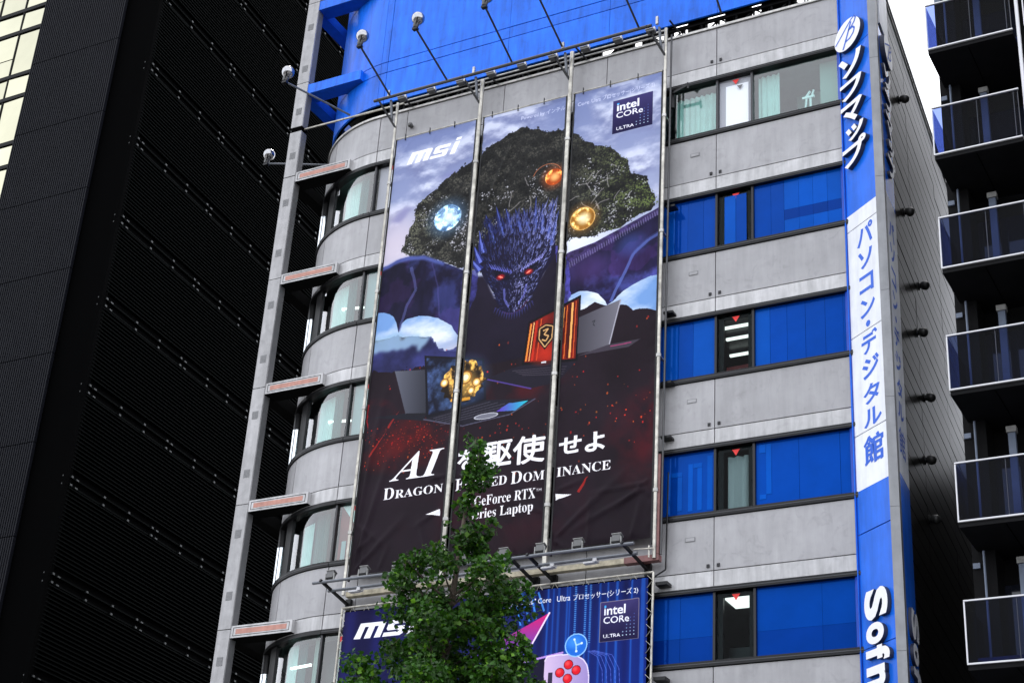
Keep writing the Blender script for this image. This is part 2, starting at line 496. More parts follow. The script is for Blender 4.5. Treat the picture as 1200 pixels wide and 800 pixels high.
class Canvas:
    def __init__(s, x0, x1, z0, z1, ppm):
        s.x0, s.x1, s.z0, s.z1, s.ppm = x0, x1, z0, z1, ppm
        s.w = int((x1 - x0) * ppm)
        s.h = int((z1 - z0) * ppm)
        s.im = np.zeros((s.h, s.w, 3))
        s.X = x0 + (np.arange(s.w) + 0.5)[None, :] / ppm + np.zeros((s.h, 1))
        s.Zc = z1 - (np.arange(s.h) + 0.5)[:, None] / ppm + np.zeros((1, s.w))
        s.wx = (fbm(s.h, s.w, 26, 4, 91) - 0.5)
        s.wz = (fbm(s.h, s.w, 26, 4, 92) - 0.5)

    def mask(s, pts, warp=0.0, extra=0.0):
        p = np.array(pts, float)
        pad = warp + extra + 0.05
        c0 = max(0, int((p[:, 0].min() - pad - s.x0) * s.ppm)); c1 = min(s.w, int((p[:, 0].max() + pad - s.x0) * s.ppm) + 2)
        r0 = max(0, int((s.z1 - p[:, 1].max() - pad) * s.ppm)); r1 = min(s.h, int((s.z1 - p[:, 1].min() + pad) * s.ppm) + 2)
        if c1 <= c0 or r1 <= r0:
            return None
        sl = (slice(r0, r1), slice(c0, c1))
        X, Z = s.X[sl], s.Zc[sl]
        if warp:
            X = X + s.wx[sl] * warp * 2
            Z = Z + s.wz[sl] * warp * 2
        m = np.zeros(X.shape, bool)
        n = len(p)
        for i in range(n):
            xa, za = p[i]
            xb, zb = p[(i + 1) % n]
            if za == zb:
                continue
            c = ((za > Z) != (zb > Z)) & (X < (xb - xa) * (Z - za) / (zb - za) + xa)
            m ^= c
        return sl, m.astype(float)

    def poly(s, pts, c, alpha=1.0, warp=0.0, feather=0.0):
        r = s.mask(pts, warp, feather * 2)
        if r is None:
            return
        sl, m = r
        k = int(feather * s.ppm)
        if k:
            for _ in range(2):
                for ax in (0, 1):
                    cs = np.cumsum(np.pad(m, [(k + 1, k) if a == ax else (0, 0) for a in (0, 1)]), axis=ax)
                    L = cs.shape[ax]
                    m = (np.take(cs, np.arange(2 * k + 1, L), ax) - np.take(cs, np.arange(0, L - 2 * k - 1), ax)) / (2 * k + 1)
        s.blend(sl, m * alpha, c)

    def blend(s, sl, m, c):
        cc = c[sl] if isinstance(c, np.ndarray) and c.ndim == 3 else np.array(c, float)
        s.im[sl] = s.im[sl] * (1 - m[..., None]) + cc * m[..., None]

    def glow(s, x, z, rx, rz, c, power=2.0, alpha=1.0, add=False):
        d = ((s.X - x) / rx) ** 2 + ((s.Zc - z) / rz) ** 2
        m = np.clip(1 - d, 0, 1) ** power * alpha
        if add:
            s.im += m[..., None] * np.array(c)
        else:
            s.blend((slice(None), slice(None)), m, c)

    def disc(s, x, z, rx, rz, c, alpha=1.0):
        n = 40
        s.poly([(x + rx * math.cos(2 * math.pi * i / n), z + rz * math.sin(2 * math.pi * i / n)) for i in range(n)], c, alpha)

    def line(s, pts, wd, c, alpha=1.0, taper=False, warp=0.0):
        for i in range(len(pts) - 1):
            (xa, za), (xb, zb) = pts[i], pts[i + 1]
            L = math.hypot(xb - xa, zb - za) + 1e-9
            nx, nz = -(zb - za) / L * wd / 2, (xb - xa) / L * wd / 2
            if taper:
                s.poly([(xa - nx, za - nz), (xa + nx, za + nz), (xb, zb)], c, alpha, warp)
            else:
                s.poly([(xa - nx, za - nz), (xa + nx, za + nz), (xb + nx, zb + nz), (xb - nx, zb - nz)], c, alpha, warp)

    def text(s, txt, x0, z0, x1, z1, c, alpha=1.0, skew=0.0, grow=0, **k):
        """fit text into box; skew shifts the top to the right (m)"""
        v, t = text_tris(txt, **k)
        if not len(t):
            return
        P = np.stack([x0 + v[:, 0] * (x1 - x0) + v[:, 1] * skew, z0 + v[:, 1] * (z1 - z0)], 1)
        c0 = max(0, int((P[:, 0].min() - s.x0) * s.ppm) - 1); c1 = min(s.w, int((P[:, 0].max() - s.x0) * s.ppm) + 2)
        r0 = max(0, int((s.z1 - P[:, 1].max()) * s.ppm) - 1); r1 = min(s.h, int((s.z1 - P[:, 1].min()) * s.ppm) + 2)
        m = np.zeros((r1 - r0, c1 - c0), bool)
        for tri in t:
            p = P[tri]
            a0 = max(c0, int((p[:, 0].min() - s.x0) * s.ppm) - 1); a1 = min(c1, int((p[:, 0].max() - s.x0) * s.ppm) + 2)
            b0 = max(r0, int((s.z1 - p[:, 1].max()) * s.ppm) - 1); b1 = min(r1, int((s.z1 - p[:, 1].min()) * s.ppm) + 2)
            if a1 <= a0 or b1 <= b0:
                continue
            X = s.X[b0:b1, a0:a1]; Z = s.Zc[b0:b1, a0:a1]
            e = []
            for i in range(3):
                (xa, za), (xb, zb) = p[i], p[(i + 1) % 3]
                e.append((xb - xa) * (Z - za) - (zb - za) * (X - xa))
            ins = ((e[0] >= -1e-9) & (e[1] >= -1e-9) & (e[2] >= -1e-9)) | ((e[0] <= 1e-9) & (e[1] <= 1e-9) & (e[2] <= 1e-9))
            m[b0 - r0:b1 - r0, a0 - c0:a1 - c0] |= ins
        for _ in range(grow):
            q = m.copy()
            q[1:] |= m[:-1]; q[:-1] |= m[1:]; q[:, 1:] |= m[:, :-1]; q[:, :-1] |= m[:, 1:]
            m = q
        s.blend((slice(r0, r1), slice(c0, c1)), m.astype(float) * alpha, c)

    def stamps(s, xs, zs_, rs_, cols, alpha=0.9):
        for x, z, r_, c in zip(xs, zs_, rs_, cols):
            q = max(1, int(r_ * s.ppm)); i = int((s.z1 - z) * s.ppm); j = int((x - s.x0) * s.ppm)
            if i - q < 0 or j - q < 0 or i + q >= s.h or j + q >= s.w:
                continue
            k = np.arange(-q, q + 1)
            m = ((k[:, None] ** 2 + k[None, :] ** 2) <= q * q + .5) * alpha
            sl = (slice(i - q, i + q + 1), slice(j - q, j + q + 1))
            s.im[sl] = s.im[sl] * (1 - m[..., None]) + np.array(c) * m[..., None]

    def image(s, name):
        im = bpy.data.images.new(name, s.w, s.h)
        px = np.ones((s.h, s.w, 4), np.float32)
        px[..., :3] = np.clip(s.im[::-1], 0, 1)
        im.pixels.foreach_set(px.ravel())
        im.pack()
        return im

def rgb(*c):
    return tuple(v / 255 for v in c)

def chip_logo(K, x0, z0, x1, z1):
    """small square processor badge printed on both banners"""
    W, H = x1 - x0, z1 - z0
    g = np.clip((K.Zc - z0) / H, 0, 1)[..., None]
    K.poly([(x0, z0), (x1, z0), (x1, z1), (x0, z1)], np.array(rgb(26, 22, 58)) * (1 - g) + np.array(rgb(58, 52, 104)) * g)
    wt = rgb(238, 238, 248)
    K.text('intel', x0 + .10 * W, z0 + .66 * H, x0 + .66 * W, z0 + .90 * H, wt, offset=0.022)
    K.poly([(x0 + .105 * W, z0 + .855 * H), (x0 + .155 * W, z0 + .855 * H), (x0 + .155 * W, z0 + .905 * H), (x0 + .105 * W, z0 + .905 * H)], rgb(60, 170, 250))
    K.text('CORe', x0 + .09 * W, z0 + .45 * H, x0 + .76 * W, z0 + .62 * H, wt, offset=0.012)
    K.text('ULTRA', x0 + .10 * W, z0 + .09 * H, x0 + .54 * W, z0 + .18 * H, wt, offset=0.012)
    for i in range(4):
        for j in range(7):
            if i + (6 - j) * 0.5 < 2.2 and i < 3:
                continue
            f = (i + (6 - j)) / 9
            K.disc(x0 + (.60 + .095 * i) * W, z0 + (.12 + .085 * j) * H, .014 * W, .014 * W, (0.35 + .4 * (1 - j / 6), .55 + .3 * (1 - j / 6), .95), 0.35 + .6 * (1 - j / 6))

def brand_letters(K, x0, z0, x1, z1, c=(1, 1, 1), skew=0.22):
    """bold slanted 'msi' wordmark from strokes with square-ish bowls"""
    W, H = x1 - x0, z1 - z0
    hx = 0.76                                # x-height
    def q(pts):
        K.poly([(x0 + a * W + b * skew * H / 0.55, z0 + b * H) for a, b in pts], c)
    st = .105
    # m
    q([(0, 0), (st, 0), (st, hx), (0, hx)])
    q([(0, hx - .20), (.40, hx - .20), (.43, hx - .05), (.39, hx), (0, hx)])
    q([(.165, 0), (.165 + st, 0), (.165 + st, hx), (.165, hx)])
    q([(.33, 0), (.33 + st, 0), (.33 + st, hx - .06), (.40, hx), (.33, hx)])
    # s
    q([(.52, hx - .20), (.80, hx - .20), (.80, hx), (.54, hx), (.49, hx - .08)])
    q([(.49, hx - .08), (.49, .36), (.53, .28), (.60, .28), (.60, hx - .08)])
    q([(.52, .28), (.77, .28), (.80, .36), (.78, .46), (.50, .46)])
    q([(.695, .10), (.80, .08), (.80, .38), (.695, .40)])
    q([(.47, 0), (.76, 0), (.80, .08), (.80, .19), (.47, .19)])
    # i
    q([(.875, 0), (.98, 0), (.98, hx), (.875, hx)])
    q([(.875, hx + .09), (.98, hx + .09), (.98, 1), (.875, 1)])

def mb(s):
    """mathematical bold serif letters (serif glyphs of the default font stack)"""
    o = ''
    for ch in s:
        if 'A' <= ch <= 'Z': o += chr(0x1D400 + ord(ch) - 65)
        elif 'a' <= ch <= 'z': o += chr(0x1D41A + ord(ch) - 97)
        else: o += ch
    return o

def mbi(s):
    return ''.join(chr(0x1D468 + ord(ch) - 65) if 'A' <= ch <= 'Z' else ch for ch in s)

def paint_upper():
    K = Canvas(-24.36, -15.50, 15.95, 29.90, 104)
    rs = np.random.RandomState(5)
    h, w_ = K.h, K.w
    # cloudy sky
    c1 = fbm(h, w_, 5, 7, 11, 1.7)
    c2 = fbm(h, w_, 5, 7, 11, 1.7)
    c2 = np.roll(c1, int(.22 * K.ppm), 0)
    t = np.clip((29.9 - K.Zc) / 6.5, 0, 1)[..., None]
    K.im = np.array(rgb(112, 124, 168)) * (1 - t) + np.array(rgb(178, 182, 204)) * t
    cl = np.clip((c1 - .42) * 4.2, 0, 1)[..., None]
    lit = np.clip(.5 + (c1 - c2) * 5.5, 0, 1)[..., None]
    ccol = np.array(rgb(114, 120, 158)) * (1 - lit) + np.array(rgb(210, 214, 232)) * lit
    K.im = K.im * (1 - cl * .85) + ccol * cl * .85
    K.glow(-23.9, 26.0, 1.6, 1.6, rgb(216, 200, 208), 1.2, .7)
    K.glow(-18.2, 24.9, 1.5, .8, rgb(232, 236, 250), 1.0, .9)
    K.poly([(-22.9, 28.0), (-22.3, 28.2), (-21.8, 28.15), (-22.2, 27.98)], rgb(120, 122, 170), .7, .12, .06)
    K.poly([(-24.2, 26.9), (-23.7, 27.3), (-23.5, 27.25), (-23.8, 26.8)], rgb(126, 124, 168), .7, .12, .06)
    for cx_, cz_, rx_, rz_ in ((-23.9, 23.5, .9, .7), (-22.2, 23.2, 1.2, .8), (-17.7, 22.9, 1.0, .7), (-16.0, 22.9, 1.0, .9)):
        d = np.clip(1.4 - ((K.X - cx_) / rx_) ** 2 - ((K.Zc - cz_) / rz_) ** 2, 0, 1)
        cm_ = np.clip((c1 - .36) * 3.5, 0, 1)[..., None]
        K.blend((slice(None), slice(None)), d, np.array(rgb(112, 150, 204)) * (1 - cm_) + np.array(rgb(222, 228, 236)) * cm_)
    # ground under the figures
    gy = fbm(h, w_, 7, 6, 21)
    gcol = np.array(rgb(30, 22, 29)) * (0.75 + .6 * (gy[..., None]))
    K.poly([(-24.5, 23.0), (-23.5, 23.0), (-22.5, 22.8), (-22.1, 22.3), (-21.2, 22.1), (-20.5, 23.6), (-18.6, 23.3), (-18.6, 22.86), (-17.83, 22.67), (-17.39, 22.84), (-17.05, 22.71),
            (-16.49, 22.63), (-16.27, 22.39), (-16.0, 22.38), (-15.4, 22.19), (-15.4, 15.9), (-24.5, 15.9)], gcol, 1, .06)
    K.poly([(-24.5, 22.9), (-23.5, 22.95), (-22.5, 22.75), (-22.1, 22.3), (-21.6, 22.3), (-21.4, 21.7), (-22.6, 21.9), (-24.5, 22.0)],
           np.array(rgb(52, 56, 112)) * (0.4 + 1.1 * fbm(h, w_, 14, 5, 22)[..., None]), .85, .2)
    K.poly([(-24.5, 23.0), (-23.6, 23.02), (-22.9, 22.9), (-22.5, 22.8), (-22.7, 22.55), (-23.5, 22.6), (-24.5, 22.55)], rgb(150, 182, 208), .8, .25, .05)
    # big tree
    tree = [(-23.64, 25.76), (-23.59, 26.23), (-23.34, 26.66), (-23.27, 27.33), (-22.99, 27.56), (-22.53, 27.79), (-22.17, 28.05), (-21.71, 28.33), (-21.24, 28.51), (-20.88, 28.77), (-20.51, 28.82), (-20.05, 29.05), (-19.49, 28.99), (-18.92, 28.69), (-18.46, 28.62), (-18.09, 28.32), (-17.62, 27.91), (-17.35, 27.79), (-16.99, 27.5), (-16.63, 27.13), (-16.44, 26.66), (-16.05, 26.47), (-15.96, 26.12), (-15.74, 25.7), (-15.86, 25.37), (-16.31, 25.21), (-16.73, 25.03), (-17.15, 24.91), (-17.75, 24.91), (-18.28, 24.93), (-18.7, 24.66), (-20.94, 24.6), (-21.7, 24.86), (-22.39, 25.29), (-22.98, 25.42), (-23.38, 25.56)]
    lf = fbm(h, w_, 90, 3, 31)
    lb = fbm(h, w_, 14, 5, 32)
    K.poly(tree, np.array(rgb(30, 30, 28)) * (0.6 + .7 * lb[..., None]), .96, .14)
    r = K.mask(tree, .10)
    sl, m = r
    ii, jj = np.nonzero(m > 0)
    i0, j0 = sl[0].start, sl[1].start
    pick = rs.randint(0, len(ii), 15000)
    pi, pj = ii[pick] + i0, jj[pick] + j0
    order = np.argsort(-pi * 0 + rs.rand(len(pi)))
    X = K.X[pi, pj] + rs.normal(0, .035, len(pi)); Z = K.Zc[pi, pj] + rs.normal(0, .035, len(pi))
    tone = lb[pi, pj]
    rt_ = np.clip((X + 18.4) / 2.4, 0, 1); lt_ = np.clip((-21.9 - X) / 1.4, 0, 1)
    up_ = np.roll(lb, int(.16 * K.ppm), 0)[pi, pj]
    li = np.clip(.42 + (tone - up_) * 4.5 + rs.uniform(-.22, .22, len(pi)) + .22 * rt_ + .25 * lt_, 0, 1)[:, None]
    dark = np.array(rgb(20, 20, 20)); 
    hi = np.array(rgb(74, 72, 66)) * (1 - rt_)[:, None] + np.array(rgb(96, 110, 62)) * rt_[:, None]
    hi = hi * (1 - .6 * lt_)[:, None] + np.array(rgb(120, 122, 100)) * .6 * lt_[:, None]
    cols = dark * (1 - li) + hi * li
    K.stamps(X, Z, rs.uniform(.012, .034, len(pi)), cols, .9)
    # sky showing through low in the canopy
    hol = np.clip((fbm(h, w_, 34, 3, 34)[pi, pj] - .56) * 14, 0, 1) * np.clip((27.75 - Z) / 1.3, 0, 1)
    q = np.nonzero(rs.rand(len(pi)) < hol * .55)[0]
    K.stamps(X[q], Z[q], rs.uniform(.010, .030, len(q)), [np.array(rgb(190, 188, 196)) * rs.uniform(.6, 1.05) for _ in q], .85)
    for _ in range(26):                                # pale branches
        x = rs.uniform(-20.6, -16.9); z = rs.uniform(25.6, 27.2)
        a = rs.uniform(.2, 2.9); L = rs.uniform(.2, .6)
        p = [(x, z)]
        for k in range(4):
            a += rs.uniform(-.5, .5)
            p.append((p[-1][0] + math.cos(a) * L / 4, p[-1][1] + math.sin(a) * L / 4))
        K.line(p, .03, rgb(166, 160, 160), .55)
    # wings
    wcol = np.array(rgb(34, 32, 62)) * (0.55 + .8 * fbm(h, w_, 9, 5, 41)[..., None]) + np.array([.02, .0, .05]) * fbm(h, w_, 5, 3, 42)[..., None]
    ws = fbm(h, w_, 40, 4, 43, .35); ws2 = fbm(h, w_, 6, 6, 44)
    wcol = wcol * (0.62 + .55 * ws[..., None]) + np.array(rgb(70, 92, 170)) * np.clip((ws2 - .52) * 4, 0, .4)[..., None] + np.array(rgb(96, 40, 110)) * np.clip((fbm(h, w_, 7, 5, 45) - .55) * 4, 0, .16)[..., None]
    K.poly([(-24.38, 25.34), (-23.86, 25.52), (-23.38, 25.56), (-22.89, 25.48), (-22.19, 25.11), (-21.55, 24.73), (-20.72, 24.19), (-20.9, 22.9), (-21.3, 22.3), (-21.78, 23.04), (-22.19, 23.32), (-22.6, 23.47), (-22.87, 23.55), (-23.27, 23.52), (-23.43, 23.39), (-23.51, 23.12), (-23.62, 23.46), (-23.72, 23.67), (-23.88, 23.79), (-24.1, 23.88), (-24.5, 23.92)], wcol * .78, 1, .03)
    K.poly([(-24.4, 25.36), (-23.86, 25.54), (-23.38, 25.58), (-22.89, 25.5), (-22.19, 25.13), (-22.2, 25.02), (-22.9, 25.36), (-23.4, 25.44), (-23.9, 25.40), (-24.4, 25.2)], rgb(84, 98, 170), .8, .02, .03)
    K.line([(-23.29, 25.2), (-23.05, 24.43), (-23.31, 23.96), (-23.5, 23.17)], .09, rgb(92, 98, 156), .5, False, .03)
    K.line([(-22.6, 25.2), (-22.35, 24.4), (-22.2, 23.4)], .05, rgb(80, 76, 140), .35, False, .03)
    K.poly([(-18.95, 24.30), (-18.32, 24.51), (-17.47, 24.68), (-16.57, 25.02), (-15.6, 25.36), (-15.40, 25.44), (-15.40, 23.36), (-15.56, 23.32), (-15.8, 23.31), (-16.08, 23.26), (-16.32, 23.17), (-16.56, 23.05), (-16.7, 22.93), (-16.86, 22.78), (-17.02, 22.70), (-17.08, 22.83), (-17.17, 22.94), (-17.3, 23.08), (-17.46, 23.17), (-17.66, 23.25), (-17.86, 23.28), (-18.14, 23.21), (-18.65, 23.0)],
           wcol * 1.05, 1, .02)
    K.glow(-17.6, 23.9, .9, .7, rgb(92, 62, 130), 1.5, .45)
    K.glow(-16.4, 24.4, .6, .5, rgb(62, 84, 160), 1.5, .5)
    K.poly([(-18.61, 24.44), (-18.32, 24.53), (-17.47, 24.70), (-16.57, 25.04), (-15.4, 25.46), (-15.4, 25.24), (-15.6, 25.16), (-16.62, 24.82), (-17.45, 24.38), (-18.29, 23.97), (-18.58, 23.91)], np.array(rgb(60, 48, 92)) * (0.5 + .9 * lf[..., None]), 1, .01)
    for i in range(44):
        f = i / 43
        x = -18.3 + 2.85 * f; z = 24.02 + 1.2 * f
        K.line([(x, z), (x - .03, z + .16)], .022, rgb(150, 146, 190), .5)
    for off, al in ((.0, .8), (.05, .35)):
        K.line([(-15.4, 24.64 + off), (-15.89, 24.44 + off), (-16.32, 24.1 + off), (-16.58, 23.54), (-16.93, 22.78)], .085, rgb(86, 104, 176), al * .8, False, .02)
    # dragon: body, spikes, head
    K.poly([(-21.34, 24.5), (-20.86, 24.4), (-20.41, 23.51), (-19.99, 23.04), (-19.75, 23.02), (-19.45, 23.32), (-19.0, 24.06), (-18.66, 24.75), (-18.4, 24.6), (-18.32, 23.75), (-18.1, 22.77), (-18.39, 22.0), (-18.83, 21.6), (-21.5, 21.6), (-21.4, 23.63)], np.array(rgb(27, 22, 36)) * (0.7 + .6 * gy[..., None]), 1, .04, .03)
    K.poly([(-18.75, 24.9), (-18.45, 24.85), (-18.25, 24.2), (-18.1, 23.2), (-18.3, 22.8), (-18.5, 23.9)], np.array(rgb(70, 66, 150)) * (.5 + lf[..., None]), .85, .08)
    K.poly([(-21.4, 24.6), (-21.1, 24.7), (-21.0, 24.0), (-21.3, 23.2), (-21.5, 22.6)], np.array(rgb(62, 62, 140)) * (.4 + lf[..., None]), .7, .08)
    spk = [(-20.76, 25.42), (-20.96, 26.41), (-20.54, 25.75), (-20.64, 26.62), (-20.24, 25.8), (-20.32, 26.48), (-19.94, 25.79), (-20.01, 26.38), (-19.69, 25.74), (-19.76, 26.35), (-19.45, 25.74), (-19.36, 26.63), (-19.27, 25.64), (-19.13, 26.39), (-19.02, 25.46), (-18.78, 26.43), (-18.89, 25.24), (-18.61, 26.04), (-18.81, 24.98), (-18.58, 25.54)]
    K.poly([(-21.12, 24.9), (-21.05, 25.5), (-20.8, 25.9), (-20.3, 26.15), (-19.5, 26.15), (-18.95, 25.9), (-18.68, 25.3), (-18.66, 24.7), (-18.73, 24.48), (-19.0, 24.06), (-19.15, 23.67), (-19.45, 23.32), (-19.55, 23.1), (-19.75, 23.02), (-19.99, 23.04), (-20.21, 23.17), (-20.41, 23.51), (-20.49, 23.77), (-20.86, 24.33)], rgb(24, 21, 44), 1, .05)
    for i in range(0, len(spk) - 2, 2):
        a, b, c = spk[i], spk[i + 1], spk[i + 2]
        K.poly([a, b, c], rgb(32, 36, 84), 1, .01)
        K.line([((a[0] + c[0]) / 2 + .05, (a[1] + c[1]) / 2 - .2), b], .10, rgb(86, 104, 186), .8, True)
    for tip, bs in (((-21.14, 25.95), (-20.95, 25.15)), ((-21.29, 25.5), (-21.0, 24.85)), ((-21.42, 25.15), (-21.0, 24.6))):
        K.line([bs, tip], .26, rgb(42, 48, 110), 1, True)
        K.line([bs, tip], .10, rgb(110, 124, 214), .8, True)
    hx, hz = -19.85, 23.55                               # strokes of fur and scales run away from the snout
    n = 0
    while n < 1500:
        x = rs.uniform(-21.1, -18.62); z = rs.uniform(23.05, 26.2)
        lim = 0.33 + 0.42 * max(0, z - 23.0) if z < 25.0 else 1.18
        if abs(x - hx + .0) > lim:
            continue
        n += 1
        dx, dz = x - hx, z - hz + .35
        L0 = math.hypot(dx, dz) + 1e-6
        L = rs.uniform(.06, .13) + .12 * max(0, z - 24.2) * rs.rand()
        a = math.atan2(dz, dx) + rs.uniform(-.3, .3)
        if z > 24.9:
            a = a * .6 + math.pi / 2 * .4
        right = (x - hx) / 1.1
        b = np.clip(.33 + .42 * right + rs.uniform(-.25, .3), .06, 1)
        cc = np.array(rgb(26, 30, 70)) * (1 - b) + np.array(rgb(146, 152, 216)) * b
        if abs(x - hx) < .3 and z < 24.3 or rs.rand() < .3:
            cc = cc * .42
        K.line([(x, z), (x + math.cos(a) * L, z + math.sin(a) * L)], rs.uniform(.018, .045), cc, .9, True)
    # long lit snout, brows, small burning eyes
    K.poly([(hx - .42, 24.15), (hx - .16, 24.2), (hx - .02, 23.5), (hx - .12, 23.06), (hx - .34, 23.16), (hx - .52, 23.6)], rgb(24, 22, 48), .55, .05, .06)
    for i in range(260):
        f = rs.rand(); x = hx + .02 + rs.normal(0, .16 + .1 * f); z = 23.05 + 1.5 * f
        b = np.clip(.55 + .5 * (x - hx) / .3 + rs.uniform(-.3, .3), .05, 1)
        L = rs.uniform(.04, .10)
        a = math.pi / 2 + rs.uniform(-.5, .5) - (x - hx) * .8
        K.line([(x, z), (x + L * math.cos(a), z + L * math.sin(a))], rs.uniform(.012, .03), np.array(rgb(26, 28, 66)) * (1 - b) + np.array(rgb(176, 178, 240)) * b, .85, True)
    for sx in (-1, 1):
        K.poly([(hx + sx * .10, 24.10), (hx + sx * .34, 24.36), (hx + sx * .72, 24.52), (hx + sx * .66, 24.30), (hx + sx * .40, 24.12)], rgb(13, 12, 26), .8, .03, .02)
        for i in range(9):
            f = i / 8
            K.line([(hx + sx * (.14 + .62 * f), 24.30 + .26 * f), (hx + sx * (.22 + .70 * f), 24.46 + .34 * f)], .05, rgb(98, 104, 196) if sx < 0 else rgb(150, 150, 226), .8, True)
        K.line([(hx + sx * .13, 23.22), (hx + sx * .30, 23.52), (hx + sx * .34, 23.85)], .06, rgb(120, 124, 216), .55, False, .04)
        K.disc(hx + sx * .12, 23.24, .04, .03, rgb(10, 9, 20))
    K.line([(hx - .34, 23.14), (hx - .20, 23.05), (hx - .0, 23.02), (hx + .25, 23.12), (hx + .42, 23.36)], .03, rgb(84, 40, 66), .7)
    for i in range(16):                                  # fringe under the jaw
        f = i / 15
        K.line([(hx - .55 + 1.1 * f, 23.3 - .25 * math.sin(f * math.pi)), (hx - .62 + 1.24 * f, 23.12 - .3 * math.sin(f * math.pi))], .06, rgb(52, 52, 110), .7, True)
    for ex, ez, tl in ((-20.33, 24.25, -.25), (-19.45, 24.23, .25)):
        K.glow(ex, ez, .17, .12, rgb(214, 24, 30), 1.4, .85)
        K.poly([(ex - .09, ez + tl * -.16), (ex, ez + .035), (ex + .09, ez + tl * .16), (ex, ez - .035)], rgb(255, 130, 110))
    # three orbs
    def orb(x, z, r_, c_out, c_in, seed):
        K.glow(x, z, r_ * 1.9, r_ * 1.9, c_out, 1.5, .55)
        nz = fbm(h, w_, 55, 4, seed)[..., None]
        K.disc(x, z, r_, r_, np.array(c_out) * (.55 + .5 * nz) + np.array(c_in) * np.clip((nz - .5) * 3, 0, .7))
        K.glow(x + r_ * .1, z, r_ * .75, r_ * .75, c_in, 1.3, .9)
    orb(-18.84, 27.14, .27, rgb(226, 92, 34), rgb(255, 196, 120), 51)
    K.line([(-19.05 + .5 * math.cos(a) * .9, 27.2 + .42 * math.sin(a)) for a in np.linspace(.4, 2.9, 12)], .022, rgb(210, 120, 80), .7)
    orb(-17.87, 25.54, .34, rgb(206, 138, 52), rgb(255, 244, 200), 52)
    K.line([(-17.87 + .36 * math.cos(a), 25.54 + .36 * math.sin(a)) for a in np.linspace(0, 6.3, 30)], .03, rgb(238, 178, 92), .8)
    orb(-22.23, 26.61, .44, rgb(110, 160, 216), rgb(226, 244, 255), 53)
    for i in range(40):
        a = rs.uniform(0, 6.28); r0 = rs.uniform(.2, .46)
        K.line([(-22.23 + r0 * math.cos(a + k * .16), 26.61 + r0 * math.sin(a + k * .16)) for k in range(5)], .022, rgb(200, 230, 255), .4)
    # red embers and glows low on the sheet
    def ember_glow(x, z, rx, rz, c, al):
        d = np.clip(1 - ((K.X - x) / rx) ** 2 - ((K.Zc - z) / rz) ** 2, 0, 1) * np.clip((fbm(h, w_, 11, 6, 61) - .36) * 3.0, 0, 1)
        K.blend((slice(None), slice(None)), d * al, c)
    ember_glow(-22.9, 19.7, 1.9, 1.0, rgb(112, 20, 20), .6)
    ember_glow(-24.1, 20.5, .9, .7, rgb(150, 26, 30), .7)
    ember_glow(-15.7, 18.9, 1.5, 1.7, rgb(96, 20, 28), .6)
    ember_glow(-19.4, 20.7, 1.6, .5, rgb(96, 22, 26), .5)
    ember_glow(-20.0, 17.0, 3.5, 1.3, rgb(80, 20, 32), .45)
    for _ in range(150):
        x = rs.uniform(-24.3, -15.5); z = rs.choice([rs.uniform(18.2, 22.3), rs.normal(19.6, .5)])
        s_ = rs.uniform(.010, .026)
        K.disc(x, z, s_, s_ * rs.uniform(.8, 1.7), rgb(rs.randint(150, 245), rs.randint(30, 90), 36), rs.uniform(.4, .95))
    for _ in range(200):
        x = rs.normal(-22.8, .75); z = rs.normal(19.75, .35)
        s_ = rs.uniform(.008, .02)
        K.disc(x, z, s_, s_, rgb(rs.randint(120, 220), rs.randint(20, 60), 26), rs.uniform(.4, .9))
    K.line([(-24.0, 19.4), (-23.5, 20.2), (-23.2, 20.7)], .07, rgb(200, 44, 36), .55, True, .04)
    K.line([(-17.62, 17.50), (-17.34, 17.9)], .10, rgb(190, 40, 34), .75, True, .09)
    K.line([(-24.3, 21.0), (-24.15, 20.2)], .12, rgb(200, 30, 36), .6, True, .08)
    # laptops
    K.poly([(-24.27, 20.59), (-23.0, 20.56), (-22.35, 20.44), (-22.41, 20.25), (-23.47, 20.47)], rgb(30, 30, 38))
    gx = np.clip((K.X + 23.5) / 1.1, 0, 1)[..., None]
    K.poly([(-23.5, 21.93), (-22.5, 21.80), (-22.36, 20.44), (-23.0, 20.53)], np.array(rgb(92, 94, 106)) * (1 - gx) + np.array(rgb(50, 51, 60)) * gx)
    K.line([(-23.0, 20.53), (-22.36, 20.44)], .06, rgb(30, 30, 36))
    K.poly([(-22.57, 22.24), (-20.64, 21.80), (-20.48, 20.51), (-22.33, 20.30)], rgb(24, 24, 32))
    sn = fbm(h, w_, 30, 5, 71)[..., None]
    K.poly([(-22.50, 22.16), (-20.70, 21.74), (-20.55, 20.58), (-22.27, 20.40)], np.array(rgb(24, 26, 40)) + np.array(rgb(46, 66, 100)) * np.clip((sn - .45) * 3, 0, 1))
    K.glow(-21.27, 21.2, 1.0, .95, rgb(84, 120, 170), 1.2, .5)
    sn2 = fbm(h, w_, 44, 5, 72)[..., None]
    K.poly([(-21.27 + .66 * math.cos(q * .2) * (1 + .1 * math.sin(q * 3.1)), 21.22 + .62 * math.sin(q * .2) * (1 + .1 * math.cos(q * 2.3))) for q in range(32)],
           np.array(rgb(44, 34, 26)) * (.5 + sn2) + np.array(rgb(214, 160, 66)) * np.clip((sn2 - .5) * 5, 0, 1), 1, .06)
    K.glow(-21.2, 21.1, .5, .5, rgb(250, 196, 96), 1.0, .55)
    for x, z, r_ in ((-21.85, 21.28, .13), (-20.83, 21.12, .13), (-20.98, 20.90, .11), (-21.18, 21.32, .2), (-21.5, 20.86, .1)):
        K.disc(x, z, r_, r_, rgb(150, 98, 44)); K.disc(x, z, r_ * .78, r_ * .78, rgb(240, 196, 112)); K.disc(x, z, r_ * .45, r_ * .45, rgb(255, 244, 206))
